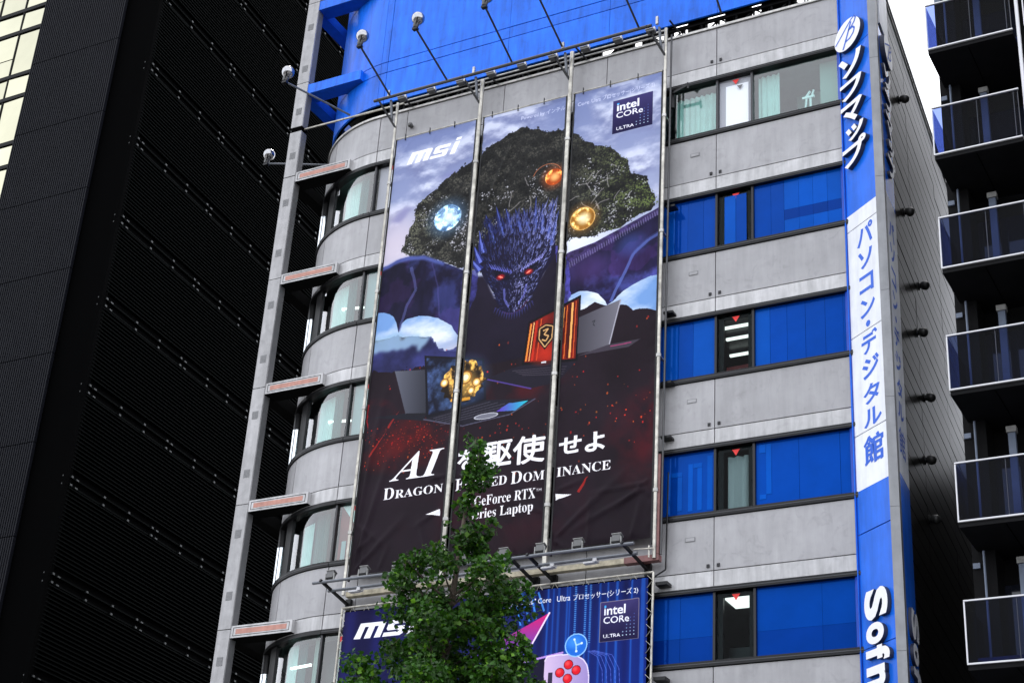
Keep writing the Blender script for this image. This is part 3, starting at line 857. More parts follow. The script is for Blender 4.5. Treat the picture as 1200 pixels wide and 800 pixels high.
    K.line([(-21.6, 20.72), (-21.3, 20.66), (-21.0, 20.70)], .09, rgb(244, 170, 60), .8, False, .05)
    K.poly([(-22.42, 20.29), (-20.5, 20.53), (-19.01, 20.33), (-19.75, 19.99), (-21.17, 19.89)], rgb(33, 31, 40))
    for i in range(5):
        f = i / 5
        K.line([(-22.1 + .3 * f, 20.27 - .06 * i), (-20.35 + .22 * i, 20.46 - .065 * i)], .022, rgb(78, 76, 90), .7)
    K.line([(-22.42, 20.29), (-21.17, 19.89), (-19.75, 19.99), (-19.01, 20.33)], .035, rgb(84, 84, 104), .8)
    K.disc(-20.46, 20.06, .37, .085, rgb(186, 186, 196)); K.disc(-20.46, 20.06, .33, .065, rgb(112, 112, 124))
    sg = np.clip((K.X + 20.1) / .9, 0, 1)[..., None]
    K.poly([(-20.16, 20.14), (-19.81, 20.32), (-19.22, 20.31), (-19.59, 20.08)], np.array(rgb(92, 62, 176)) * (1 - sg) + np.array(rgb(40, 190, 200)) * sg)
    K.poly([(-19.44, 21.38), (-17.87, 21.21), (-18.14, 20.95), (-18.36, 20.71), (-19.15, 20.65), (-20.53, 21.16), (-19.84, 21.33)], rgb(32, 29, 40))
    for i in range(4):
        K.line([(-19.75 + .1 * i, 21.26 - .06 * i), (-18.15 - .03 * i, 21.12 - .07 * i)], .02, rgb(88, 80, 92), .6)
    K.line([(-20.5, 21.14), (-19.15, 20.64)], .04, rgb(84, 66, 150), .8)
    K.poly([(-19.36, 22.66), (-17.80, 23.16), (-17.83, 21.22), (-19.48, 21.38)], rgb(20, 18, 22))
    scr = [(-19.31, 22.60), (-17.87, 23.06), (-17.90, 21.30), (-19.41, 21.45)]
    K.poly(scr, np.array(rgb(96, 22, 18)) * (.5 + 1.0 * sn))
    for i, (f, wd, cc) in enumerate([(.03, .05, (246, 150, 60)), (.09, .03, (255, 206, 130)), (.15, .07, (190, 46, 26)), (.24, .03, (220, 90, 40)), (.62, .05, (150, 36, 24)), (.70, .05, (255, 178, 84)), (.77, .03, (226, 110, 46)), (.83, .05, (60, 20, 20)), (.88, .06, (255, 190, 104)), (.95, .03, (206, 84, 40))]):
        xt = -19.31 + f * 1.44; zt = 22.60 + f * .46 - .03
        xb = -19.41 + f * 1.51; zb = 21.45 - f * .15 + .03
        K.line([(xt, zt), (xb, zb)], wd, rgb(*cc), .9)
    K.glow(-18.8, 21.6, .6, .4, rgb(210, 50, 30), 1.5, .7)
    K.poly([(-19.05, 22.42), (-18.82, 22.52), (-18.56, 22.44), (-18.57, 22.02), (-18.82, 21.72), (-19.06, 22.05)], rgb(32, 20, 18))
    K.line([(-19.0, 22.38), (-18.82, 22.46), (-18.61, 22.39), (-18.62, 22.04), (-18.82, 21.80), (-19.01, 22.08), (-19.0, 22.38)], .035, rgb(208, 160, 104))
    K.line([(-18.90, 22.30), (-18.74, 22.34), (-18.86, 22.18), (-18.72, 22.12), (-18.80, 21.98), (-18.92, 22.04)], .04, rgb(208, 160, 104))
    K.line([(-18.9, 21.36), (-18.75, 21.35)], .05, rgb(206, 206, 210))
    gx = np.clip((K.X + 17.85) / 1.2, 0, 1)[..., None]
    K.poly([(-17.84, 22.49), (-16.64, 22.79), (-16.95, 21.42), (-17.85, 21.43)], np.array(rgb(66, 64, 72)) * (1 - gx) + np.array(rgb(112, 110, 120)) * gx)
    K.line([(-16.64, 22.79), (-16.95, 21.42)], .035, rgb(160, 158, 170))
    K.line([(-17.45, 22.28), (-17.36, 22.31), (-17.42, 22.2), (-17.36, 22.15)], .025, rgb(50, 50, 56))
    K.poly([(-16.96, 21.52), (-16.04, 21.53), (-16.38, 21.35), (-17.85, 21.36)], rgb(62, 56, 66))
    K.line([(-16.9, 21.46), (-16.3, 21.47)], .03, rgb(170, 60, 110), .8)
    # dark fade at the foot of the sheet, then the lettering
    f = np.clip((17.9 - K.Zc) / 1.8, 0, 1)
    K.blend((slice(None), slice(None)), f * .55, rgb(24, 18, 24))
    wt = rgb(240, 238, 242)
    K.text(mbi('AI'), -23.29, 18.58, -21.68, 19.36, wt, res=6)
    K.text('を', -21.24, 18.6, -20.62, 19.18, wt, offset=.03)
    K.text('駆', -20.46, 18.54, -19.62, 19.26, wt, grow=2)
    K.text('使', -19.56, 18.52, -18.66, 19.28, wt, grow=2)
    K.text('せ', -18.24, 18.60, -17.60, 19.08, wt, offset=.03)
    K.text('よ', -17.50, 18.56, -16.94, 19.10, wt, offset=.03)
    K.text(mb('D'), -23.43, 18.07, -23.10, 18.40, wt); K.text(mb('RAGON'), -23.06, 18.07, -21.60, 18.31, wt)
    K.text(mb('F'), -21.24, 18.04, -20.98, 18.37, wt); K.text(mb('ORGED'), -20.94, 18.02, -19.70, 18.28, wt)
    K.text(mb('D'), -19.58, 18.00, -19.26, 18.34, wt); K.text(mb('OM'), -19.22, 18.0, -18.62, 18.26, wt)
    K.text(mb('INANCE'), -18.26, 18.0, -16.76, 18.26, wt)
    K.text(mb('GeForce RTX'), -20.62, 17.52, -18.84, 17.80, wt); K.text('TM', -18.82, 17.69, -18.68, 17.77, wt)
    K.line([(-20.74, 17.52), (-20.74, 17.8)], .05, wt)
    K.text(mb('Series Laptop'), -20.75, 17.10, -18.88, 17.44, wt)
    K.poly([(-22.06, 17.49), (-21.62, 17.58), (-21.62, 17.40)], wt)
    K.poly([(-17.80, 17.47), (-18.25, 17.54), (-18.25, 17.37)], wt)
    brand_letters(K, -23.84, 28.80, -22.16, 29.34, rgb(244, 244, 250))
    pale = rgb(206, 210, 236)
    K.text('Powered by インテル', -20.02, 29.34, -18.62, 29.52, pale, .85, offset=.008)
    K.text('Core', -18.22, 29.36, -17.86, 29.48, pale, .85, offset=.008)
    K.text('Ultra プロセッサー(シリーズ 2)', -17.78, 29.32, -15.83, 29.52, pale, .9, offset=.008)
    chip_logo(K, -17.10, 28.11, -15.88, 29.22)
    return K

def paint_lower():
    K = Canvas(-24.36, -15.50, 8.9, 15.25, 104)
    h, w_ = K.h, K.w
    rs = np.random.RandomState(9)
    t = np.clip((K.X + 24.3) / 8.8, 0, 1)[..., None]
    dz = np.clip((15.2 - K.Zc) / 3.2, 0, 1)[..., None]
    K.im = np.array(rgb(20, 18, 58)) * (1 - t) + np.array(rgb(12, 17, 66)) * t + np.array([.0, .05, .17]) * dz * t
    K.im *= (0.9 + .2 * fbm(h, w_, 6, 3, 3)[..., None])
    for x in (-24.05, -23.2, -22.5, -21.9, -21.2, -20.6, -20.0, -19.4):                 # soft curtain folds of light
        K.poly([(x - .14, 8.9), (x + .14, 8.9), (x + .14, 15.3), (x - .14, 15.3)], rgb(34, 38, 116), .5, 0, .10)
    for x, wd, a in ((-18.32, .05, .8), (-18.17, .03, .9), (-18.03, .07, .6), (-17.8, .05, .8), (-17.73, .02, .9), (-17.57, .05, .7), (-17.3, .05, .7), (-17.17, .03, .8), (-16.92, .06, .6), (-16.71, .04, .8), (-16.46, .07, .8), (-16.07, .04, .9), (-15.78, .10, .7), (-19.0, .06, .5), (-18.7, .05, .5)):
        K.poly([(x - wd * 2.2, 8.9), (x + wd * 2.2, 8.9), (x + wd * 2.2, 15.3), (x - wd * 2.2, 15.3)], rgb(16, 56, 150), a * .45, 0, .05)
        K.poly([(x - wd / 2, 8.9), (x + wd / 2, 8.9), (x + wd / 2, 15.3), (x - wd / 2, 15.3)], rgb(38, 108, 214), a * .7, 0, .012)
    for x in (-17.57, -17.17, -17.3):
        for k in range(34):
            z = 13.6 + k * .05
            K.poly([(x - .03, z), (x + .03, z), (x + .03, z + .02), (x - .03, z + .02)], rgb(120, 200, 255), .5)
    for (xa, za), (xb, zb) in (((-19.06, 15.03), (-18.81, 14.28)), ((-18.82, 15.03), (-18.62, 14.32)), ((-19.3, 15.03), (-19.05, 14.2)), ((-18.6, 15.0), (-18.42, 14.5))):
        K.line([(xa, za), (xb, zb)], .05, rgb(70, 150, 245), .8)
    # bright shard and the slab of the handheld
    g = np.clip((14.45 - K.Zc) / 1.2, 0, 1)[..., None]
    K.poly([(-18.26, 14.45), (-19.67, 13.84), (-20.4, 13.52), (-20.4, 13.3), (-18.96, 13.26)], np.array(rgb(214, 30, 112)) * (1 - g) + np.array(rgb(64, 84, 196)) * g)
    K.line([(-18.26, 14.46), (-18.96, 13.26)], .045, rgb(236, 214, 246))
    K.line([(-20.4, 13.3), (-18.96, 13.26), (-17.84, 13.42)], .05, rgb(196, 150, 226), .9)
    K.poly([(-20.4, 13.24), (-18.96, 13.22), (-17.9, 13.38), (-18.3, 13.28), (-18.3, 9.2), (-20.4, 9.2)], rgb(22, 20, 44))
    for i in range(5):
        o = .10 * i
        K.line([(-17.2 + o * .4, 13.4), (-16.95 + o, 13.25), (-16.8 + o * 1.1, 12.9), (-16.75 + o * 1.1, 12.2)], .014, rgb(110, 130, 240), .6)
    bd = [(-18.33, 13.24), (-18.27, 13.35), (-18.0, 13.37), (-17.70, 13.36), (-17.48, 13.31), (-17.30, 13.20), (-17.20, 13.06), (-17.15, 12.85), (-17.13, 12.4), (-17.12, 10.6), (-17.4, 10.1), (-18.3, 10.0)]
    gx = np.clip((K.X + 18.3) / 1.2, 0, 1)[..., None]
    K.poly(bd, np.array(rgb(206, 182, 216)) * (1 - gx) + np.array(rgb(150, 132, 190)) * gx)
    K.line(bd[:9], .03, rgb(236, 222, 244), .9)
    K.poly([(-18.22, 12.95), (-18.10, 12.95), (-18.10, 12.4), (-18.22, 12.4)], rgb(52, 44, 66))
    for x, z in ((-17.69, 13.11), (-17.91, 12.93), (-17.48, 12.96), (-17.70, 12.77)):
        K.disc(x, z, .125, .12, rgb(84, 14, 30)); K.disc(x, z, .108, .104, rgb(214, 24, 40)); K.glow(x - .03, z + .03, .09, .08, rgb(255, 96, 96), 1.2, .7)
    x, z = -17.51, 13.57
    K.disc(x, z, .30, .29, rgb(140, 190, 244)); K.disc(x, z, .27, .26, rgb(32, 104, 206)); K.glow(x - .06, z + .08, .26, .2, rgb(80, 160, 244), 1.2, .6)
    for a in (1.9, .25, -1.5):
        K.line([(x, z), (x + .15 * math.cos(a), z + .15 * math.sin(a))], .035, rgb(190, 226, 255), .8)
        K.disc(x + .15 * math.cos(a), z + .15 * math.sin(a), .03, .03, rgb(214, 236, 255))
    wt = rgb(246, 246, 252)
    brand_letters(K, -23.90, 14.29, -22.10, 14.83, wt)
    K.text('Powered by', -20.6, 14.66, -19.30, 14.84, wt, .95, offset=.006)
    K.text('インテル', -19.24, 14.70, -18.72, 14.83, wt, .95, offset=.010)
    K.disc(-18.68, 14.83, .02, .02, wt)
    K.text('Core', -18.60, 14.71, -18.24, 14.84, wt, .95, offset=.008)
    K.text('Ultra', -18.08, 14.70, -17.72, 14.85, wt, .95, offset=.008)
    K.text('プロセッサー(シリーズ 2)', -17.64, 14.66, -15.91, 14.85, wt, .95, offset=.010)
    chip_logo(K, -16.90, 13.58, -15.88, 14.56)
    K.line([(-16.90, 13.58), (-15.88, 13.58), (-15.88, 14.56), (-16.90, 14.56), (-16.90, 13.58)], .015, rgb(140, 130, 140), .8)
    return K

def print_material(name, im):
    m = bpy.data.materials.new(name)
    m.use_nodes = True
    n = m.node_tree
    b = n.nodes['Principled BSDF']
    t = n.nodes.new('ShaderNodeTexImage')
    t.image = im
    t.extension = 'EXTEND'
    uv = n.nodes.new('ShaderNodeUVMap')
    uv.uv_map = 'print'
    n.links.new(uv.outputs[0], t.inputs['Vector'])
    n.links.new(t.outputs['Color'], b.inputs['Base Color'])
    b.inputs['Roughness'].default_value = 0.5
    b.inputs['Specular IOR Level'].default_value = 0.06
    tc = n.nodes.new('ShaderNodeTexCoord')
    wv = n.nodes.new('ShaderNodeTexNoise')
    wv.inputs['Scale'].default_value = 140
    bp = n.nodes.new('ShaderNodeBump')
    bp.inputs['Strength'].default_value = 0.05
    bp.inputs['Distance'].default_value = 0.004
    n.links.new(tc.outputs['Object'], wv.inputs['Vector'])
    n.links.new(wv.outputs['Fac'], bp.inputs['Height'])
    n.links.new(bp.outputs[0], b.inputs['Normal'])
    return m
# ------------------------------------------------------------------ ground, road, pavements
struct(MB().box(-1500, 1500, -1500, 1500, -0.4, -0.02).build('ground', MT['ground']))
struct(MB().box(-400, 400, -31, -11, -0.1, 0.0).build('road', MT['asphalt']))
for y0, y1 in ((-10.8, 0.5), (-46, -31.2)):
    struct(MB().box(-400, 400, y0, y1, -0.1, 0.14).build('pavement', MT['pave']))
for y in (-11.0, -31.2):
    k = MB()
    for i in range(-60, 60):
        k.box(i * 2 + .01, i * 2 + 1.99, y, y + 0.2, -0.1, 0.15)
    o = k.build('kerb', MT['kerb'])
    struct(o)
mk = MB()
for i in range(-30, 30):
    mk.box(i * 6, i * 6 + 3, -21.07, -20.93, 0.0, 0.004)
struct(mk.build('road_marking', MT['roadpaint']))
# ------------------------------------------------------------------ the office building
BX0, BX1 = -25.2, -9.6          # flat front from the start of the round corner to the right corner
RC = 3.6                        # radius of the round corner
CX, CY = -25.2, 3.6
ROWS = [27.54 - 3.67 * k for k in range(7)]
bld = thing('office_building', (-19, 0, 0), 'tall grey panelled office building with round left corner and blue filmed windows', 'office building')

core = MB()
core.box(BX0, BX1 - .02, .07, .10, 3.0, 5.5)
breaks = [-25.2, -24.22, -20.86, -17.5, -14.14, -9.62]
abreaks = [0, 34, 62, 96]
G = .012
def flat_row(z0, z1, m, name, proud=0.0, rnd_tilt=True):
    for i in range(len(breaks) - 1):
        x0, x1 = breaks[i], breaks[i + 1]
        j = rnd.uniform(-.003, .003)
        MB().box(x0 + G, x1 - G, -proud + j, .06, z0 + G, z1 - G).build(name, m, bld)
def arc_row(z0, z1, m, name, proud=0.0):
    for i in range(len(abreaks) - 1):
        MB().arc(CX, CY, RC + proud, RC - .06, abreaks[i] + (.3), abreaks[i + 1] - .3, z0 + G, z1 - G).build(name, m, bld, True)

zs = ROWS
for k, z in enumerate([None] + ROWS):
    if k == 0:                                  # parapet above the top row
        zt, zj, zw = 31.10, ROWS[0] + 2.32, ROWS[0] + 1.92
    else:
        zt = z
        zj = z - 3.67 + 2.32
        zw = z - 3.67 + 1.92
    flat_row(zj, zt, MT['panel'], 'spandrel_panel')
    flat_row(zw, zj, MT['band'], 'lintel_panel')
    arc_row(zj, zt, MT['panel'], 'curved_spandrel_panel')
    arc_row(zw, zj, MT['band'], 'curved_lintel_panel')
    core.box(BX0, BX1 - .02, .06, .16, zw + .005, zt - .005)
    core.arc(CX, CY, RC - .06, RC - .16, 0, 100, zw + .005, zt - .005)
    for xx in (-14.75, ) if 0 < k < 6 else ():   # small name plates
        zc = zj + .62 * (zt - zj)
        MB().box(xx - .13, xx + .13, -.012, .0, zc - .055, zc + .055).build('access_plate', MT['vent'], bld)
        MB().box(xx - .11, xx + .11, -.017, -.012, zc - .04, zc + .04).build('access_plate', MT['panel'], bld)
    for xx in (-14.28, -14.02):
        MB().box(xx - .035, xx + .035, -.03, .0, zj + .08, zj + .16).build('panel_clip', MT['frame'], bld)
core.build('wall_backing', MT['core'], bld)

# parapet coping and conduits
MB().box(BX0, BX1, -.05, .12, 31.10, 31.17).build('coping', MT['steel'], bld)
MB().arc(CX, CY, RC + .05, RC - .12, 0, 100, 31.10, 31.17).build('coping', MT['steel'], bld, True)
for y, z in ((-.10, 31.28), (-.22, 31.33)):
    MB().tube((-24.3, y, z), (-15.6, y, z), .028, 6).build('conduit', MT['steel'], bld)
MB().box(-26, BX1 - 1.7, .5, 14, 30.6, 30.98).build('roof_deck', MT['soffit'], bld)

# windows, row by row
def triangle(x, z, y, s, m, parent, name='sticker_or_shadow'):
    MB().add([(x - s, y, z + s * .8), (x + s, y, z + s * .8), (x, y, z - s * .8), (x - s, y + .004, z + s * .8), (x + s, y + .004, z + s * .8), (x, y + .004, z - s * .8)],
             [(0, 2, 1), (3, 4, 5), (0, 1, 4, 3), (1, 2, 5, 4), (2, 0, 3, 5)]).build(name, m, parent)

def curtain(x0, x1, y, z0, z1, m, parent, pitch=.16, amp=.035):
    n = max(4, int((x1 - x0) / pitch * 6))
    vs, fs = [], []
    ph = rnd.uniform(0, 6)
    for i in range(n + 1):
        x = x0 + (x1 - x0) * i / n
        yy = y + amp * math.sin(ph + 2 * math.pi * (x - x0) / pitch + .8 * math.sin(3 * x))
        vs += [(x, yy, z0), (x, yy, z1), (x, yy + .012, z1), (x, yy + .012, z0)]
    for i in range(n):
        k = 4 * i
        for j in range(4):
            fs.append((k + j, k + (j + 1) % 4, k + 4 + (j + 1) % 4, k + 4 + j))
    return MB().add(vs, fs).build('curtain', m, parent, True)

def arc_curtain(a0, a1, r, z0, z1, m, parent, amp=.03):
    n = int((a1 - a0) * 3)
    vs, fs = [], []
    for i in range(n + 1):
        a = R(a0 + (a1 - a0) * i / n)
        rr = r + amp * math.sin(i * 1.25)
        for q, z in ((rr, z0), (rr, z1), (rr - .012, z1), (rr - .012, z0)):
            vs.append((CX - math.sin(a) * q, CY - math.cos(a) * q, z))
    for i in range(n):
        k = 4 * i
        for j in range(4):
            fs.append((k + j, k + (j + 1) % 4, k + 4 + (j + 1) % 4, k + 4 + j))
    return MB().add(vs, fs).build('curtain', m, parent, True)

GY = .10
for k, z in enumerate(ROWS):
    z0, z1 = z + .14, z + 1.80
    fr = MB()
    # head and sill with their drip ledges
    fr.box(BX0 + .01, BX1 - .05, -.035, .2, z + 1.80, z + 1.912)
    fr.box(BX0 + .01, BX1 - .05, -.045, .2, z + .008, z + .14)
    fr.arc(CX, CY, RC + .035, RC - .2, .1, 98, z + 1.80, z + 1.912)
    fr.arc(CX, CY, RC + .045, RC - .2, .1, 98, z + .008, z + .14)
    win = fr.build('window_frame', MT['black'], bld)
    hl = MB()
    hl.box(BX0 + .01, BX1 - .05, -.055, -.046, z + .062, z + .085)
    hl.box(BX0 + .01, BX1 - .05, -.045, -.036, z + 1.845, z + 1.865)
    hl.arc(CX, CY, RC + .055, RC + .046, .1, 98, z + .062, z + .085)
    hl.build('frame_ledge', MT['frame_hi'], win)
    mul = [-24.22, -20.86, -19.9, -17.5, -16.5, -14.14, -13.14]
    for x in mul:
        MB().box(x - .03, x + .03, .03, .17, z0, z1).build('mullion', MT['frame'] if k else MT['frame_hi'], win)
    # glass across the front
    segs = [(-25.16, -24.25), (-24.19, -20.89), (-20.83, -19.93), (-19.87, -17.53), (-17.47, -16.53), (-16.47, -14.17), (-14.11, -13.17), (-13.11, -9.66)]
    for (a, b) in segs:
        narrow = (b - a) < 1.05
        if k == 0 or narrow or a < -24:
            MB().box(a, b, GY, GY + .012, z0, z1).build('pane', (G_PLAIN if narrow and k == 0 else G_CLEAR) if (k == 0 or a < -24) else G_DARK, win)
        elif a > -17:
            wdt = {1: .40, 2: .46, 3: 1.15, 4: 1.45}.get(k, .6)
            x = a
            while x < b - .02:
                xe = min(b, x + wdt * rnd.uniform(.85, 1.15))
                if b - xe < .15:
                    xe = b
                d = rnd.uniform(-.004, .004)
                mm = rnd.choice([MT['bluefilm'], MT['bluefilm'], MT['bluefilm2']]) if k in (1, 2) else (MT['bluefilm'] if k == 3 else MT['bluefilm'])
                zz = [z0, z1]
                if k == 1 and a > -14 and x > -12.3:
                    zz = [z0, z0 + .45, z0 + .75, z1]
                elif k == 4:
                    zz = [z0, z0 + .62, z1]  # darker lower band puts a reflection into the film colour
                for q in range(len(zz) - 1):
                    m2 = mm if len(zz) == 2 else (MT['bluefilm3'] if (k == 1 and q == 1) or (k == 4 and q == 0) else (MT['bluefilm2'] if k == 1 or q == 2 and x < -11.6 else mm))
                    vs = [(x + .003, GY + d, zz[q] + .002), (xe - .003, GY - d, zz[q] + .002), (xe - .003, GY - d, zz[q + 1] - .002), (x + .003, GY + d, zz[q + 1] - .002)]
                    vs += [(p[0], p[1] + .012, p[2]) for p in vs]
                    MB().add(vs, [(0, 1, 2, 3), (7, 6, 5, 4), (0, 4, 5, 1), (1, 5, 6, 2), (2, 6, 7, 3), (3, 7, 4, 0)]).build('film_pane', m2, win)
                x = xe
            MB().box(a, b, GY + .05, GY + .06, z0, z1).build('film_backing', MT['core'], win)
        else:
            MB().box(a, b, GY, GY + .012, z0, z1).build('pane', G_DARK, win)
    # round corner: wide pane, dark post, narrow pane
    for a0, a1, g in ((.6, 30.5, G_CLEAR), (55, 97, G_DARK)):
        MB().arc(CX, CY, RC - GY, RC - GY - .012, a0, a1, z0, z1, 2.0).build('curved_pane', g, win, True)
    a = R(48)
    pc_ = (CX - math.sin(a) * (RC - .10), CY - math.cos(a) * (RC - .10))
    MB().tube((pc_[0], pc_[1], z0), (pc_[0], pc_[1], z0 + 1.12), .15, 16).build('steel_duct', MT['polished'], win, True)
    MB().tube((pc_[0], pc_[1], z0 + 1.12), (pc_[0], pc_[1], z1), .14, 12).build('duct_shade', MT['black'], win, True)  # upper length made black to stand for the beam's shadow
    MB().arc(CX, CY, RC - .26, RC - .30, 37, 55, z0, z1).build('corner_post', MT['black'], win, True)
    MB().arc(CX, CY, RC - .05, RC - .17, 30.5, 37.5, z0, z1).build('corner_post', MT['black'], win, True)
    MB().box(-25.23, -25.17, .03, .17, z0, z1).build('mullion', MT['frame_hi'], win)
    # floor, ceiling and back wall seen through the glass
    if k < 6:
        room = MB()
        room.box(CX, -10.75, .22, 6.0, z1 + .12, z1 + .22)
        room.arc(CX, CY, RC - .22, .05, 0, 92, z1 + .12, z1 + .22)
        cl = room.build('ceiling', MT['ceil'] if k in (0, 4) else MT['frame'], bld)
        MB().box(CX, -10.75, .22, 6.0, z - .2, z - .1).arc(CX, CY, RC - .22, .05, 0, 92, z - .2, z - .1).build('floor_slab', MT['ceil'], bld)
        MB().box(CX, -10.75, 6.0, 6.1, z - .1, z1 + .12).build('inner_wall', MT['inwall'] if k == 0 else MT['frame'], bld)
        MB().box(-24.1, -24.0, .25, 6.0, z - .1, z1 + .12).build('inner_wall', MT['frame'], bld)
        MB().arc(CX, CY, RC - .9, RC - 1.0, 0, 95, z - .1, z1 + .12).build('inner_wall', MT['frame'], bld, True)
    # red stickers on the narrow access panes; grey triangles paint their offset shadow
    zt = z1 - .16
    triangle(-13.62, zt, GY - .006, .10, MT['redtri'], win)
    triangle(-24.62, zt, GY - .006, .10, MT['redtri'], win)
    if k == 0:
        triangle(-13.50, zt - .20, GY - .006, .085, MT['shadowtri'], win)
    if k < 4:
        triangle(-24.46, zt - .20, GY - .006, .085, MT['shadowtri'], win)
    # narrow access pane on the right
    if k == 0:
        MB().box(-14.11, -13.17, GY + .06, GY + .08, z0, z1).build('grey_screen', MT['greysheet'], win)
        MB().box(-13.92, -13.27, GY + .04, GY + .055, z0, z1 - .22).build('roller_blind', MT['sheet'], win)
        curtain(-15.45, -14.2, .34, z0 - .1, z1 - .16, MT['teal'], win)
        curtain(-13.05, -12.45, .34, z0 - .1, z1 - .05, MT['teal'], win)
        MB().box(-11.35, -10.72, .42, .5, z0 - .2, z1).build('room_partition', MT['inwall'], win)
        MB().box(-12.4, -11.35, 1.6, 1.7, z0 - .2, z1).build('room_partition', MT['inwall'], win)
        st = thing('folded_stand', (-11.65, .33, z0), 'white folded stand leaning inside the top right clear window', 'stand')
        MB().box(-11.82, -11.48, .3, .36, z0 + .55, z0 + .61).build('crossbar', MT['sheet'], st)
        for p, q, r_ in (((-11.75, .3, z0), (-11.70, .34, z0 + .62), .03), ((-11.58, .3, z0), (-11.60, .34, z0 + .62), .035)):
            MB().tube(p, q, r_, 6).build('leg', MT['sheet'], st)
        for p, q, r_ in (((-11.72, .33, z0 + .6), (-11.60, .33, z0 + .76), .035), ((-11.55, .33, z0 + .62), (-11.5, .33, z0 + .78), .03)):
            MB().tube(p, q, r_, 6).build('handle', MT['sheet'], st)
    else:
        f2 = MB()
        for a, b in ((-14.11, -13.95), (-13.30, -13.17)):
            f2.box(a, b, GY + .02, GY + .09, z0, z1)
        f2.box(-13.95, -13.30, GY + .02, GY + .09, z1 - .12, z1)
        f2.box(-13.95, -13.30, GY + .02, GY + .09, z0, z0 + .06)
        f2.build('inner_frame', MT['frame'], win)
        if k == 1:
            MB().box(-13.93, -13.62, GY - .016, GY - .004, z0 + .06, z1 - .14).build('film_pane', MT['bluefilm2'], win)
            MB().box(-13.61, -13.32, GY - .016, GY - .004, z0 + .06, z1 - .14).build('film_pane', MT['bluefilm'], win)
        if k == 2:
            for q, (yy, wd) in enumerate(((.7, .62), (1.3, .66), (2.2, .55))):
                MB().box(-14.0 - .28 * yy, -14.0 - .28 * yy + wd * (1 + .12 * yy), yy, yy + .07, z1 - .04, z1 + .02).build('tube_light', MT['lit'], cl)
            MB().box(-13.95, -13.3, .3, .32, z0, z0 + .28).build('window_box', MT['redad'], win)
        if k == 3:
            curtain(-13.88, -13.36, .26, z0 + .02, z1 - .2, MT['sheet'], win, .2)
        if k == 4:
            MB().box(-14.15, -13.5, .75, 1.45, z1 + .04, z1 + .10).build('ceiling_light', MT['lit'], cl)
            MB().box(-13.95, -13.3, .5, .56, z0 - .1, z0 + .42).build('window_box', MT['frame_hi'], win)
    if k == 3:                              # paler strips paint a reflection onto the film
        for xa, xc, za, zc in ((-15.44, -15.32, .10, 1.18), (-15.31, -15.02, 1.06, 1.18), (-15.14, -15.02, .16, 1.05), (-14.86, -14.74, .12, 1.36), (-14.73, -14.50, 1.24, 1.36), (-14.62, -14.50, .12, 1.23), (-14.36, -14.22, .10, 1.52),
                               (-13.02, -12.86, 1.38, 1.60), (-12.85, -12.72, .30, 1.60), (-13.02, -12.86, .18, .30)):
            MB().box(xa, xc, GY - .009, GY - .006, z0 + za, z0 + zc).build('painted_reflection', MT['bluefilm2'], win)
    # bay at the round corner: different things stand behind each pane
    if k == 0:
        MB().box(-25.12, -24.28, GY + .08, GY + .10, z0, z1).build('grey_screen', MT['greysheet'], win)
        MB().box(-24.70, -24.30, GY + .04, GY + .06, z0, z1 - .2).build('roller_blind', MT['sheet'], win)
    elif k in (1, 2):
        MB().box(-25.12, -24.28, GY + .08, GY + .10, z0, z1).build('grey_screen', MT['greysheet'], win)
        if k == 1:
            MB().box(-24.70, -24.30, GY + .04, GY + .06, z0, z1 - .3).build('roller_blind', MT['partn'], win)
    elif k == 3:
        MB().box(-25.12, -24.28, GY + .10, GY + .12, z0, z1).build('window_poster', MT['redad'], win)
        MB().add([(-25.1, GY + .08, z1), (-24.28, GY + .08, z0 + .62), (-24.28, GY + .08, z1), (-25.1, GY + .09, z1), (-24.28, GY + .09, z0 + .62), (-24.28, GY + .09, z1)],
                 [(0, 1, 2), (5, 4, 3), (0, 3, 4, 1), (1, 4, 5, 2), (2, 5, 3, 0)]).build('poster_flash', MT['sheet'], win)
        for q in (0, 1):
            MB().box(-25.0 + .3 * q, -24.86 + .3 * q, GY + .07, GY + .08, z0 + .1 + .05 * q, z0 + .62).build('poster_flash', MT['greysheet'], win)
    if k in (0, 1, 2):
        arc_curtain(7, 13, RC - .32, z0 - .1, z1, MT['tealdk'], win, .012)
        arc_curtain(14, 29, RC - .42, z0 - .1, z1 - .03, MT['teal'], win, .012)
        if k:
            a = R(16)
            MB().bar((CX - math.sin(R(6)) * 2.95, CY - math.cos(R(6)) * 2.95, z0 + .85), (CX - math.sin(R(18)) * 3.22, CY - math.cos(R(18)) * 3.22, z0 + .85), .05, .06).build('tube_light', MT['lit'], win)
    elif k == 3:
        arc_curtain(9, 19, RC - .45, z0 - .1, z1, MT['tealdk'], win, .012)
        arc_curtain(19.5, 29, RC - .40, z0 - .1, z1 - .2, MT['teal'], win, .012)
    elif k == 4:
        arc_curtain(3, 7, RC - .35, z0 - .1, z1, MT['inwall'], win, .02)
        arc_curtain(14, 20, RC - .45, z0 - .1, z1, MT['tealdk'], win, .02)
        arc_curtain(20, 29, RC - .40, z0 - .1, z1, MT['teal'], win, .012)
        curtain(-24.75, -24.3, .3, z0 - .1, z1, MT['inwall'], win)
        MB().bar((CX - math.sin(R(7)) * 3.35, CY - math.cos(R(7)) * 3.35, z0 + .95), (CX - math.sin(R(20)) * 3.38, CY - math.cos(R(20)) * 3.38, z0 + .95), .05, .06).build('tube_light', MT['lit'], win)

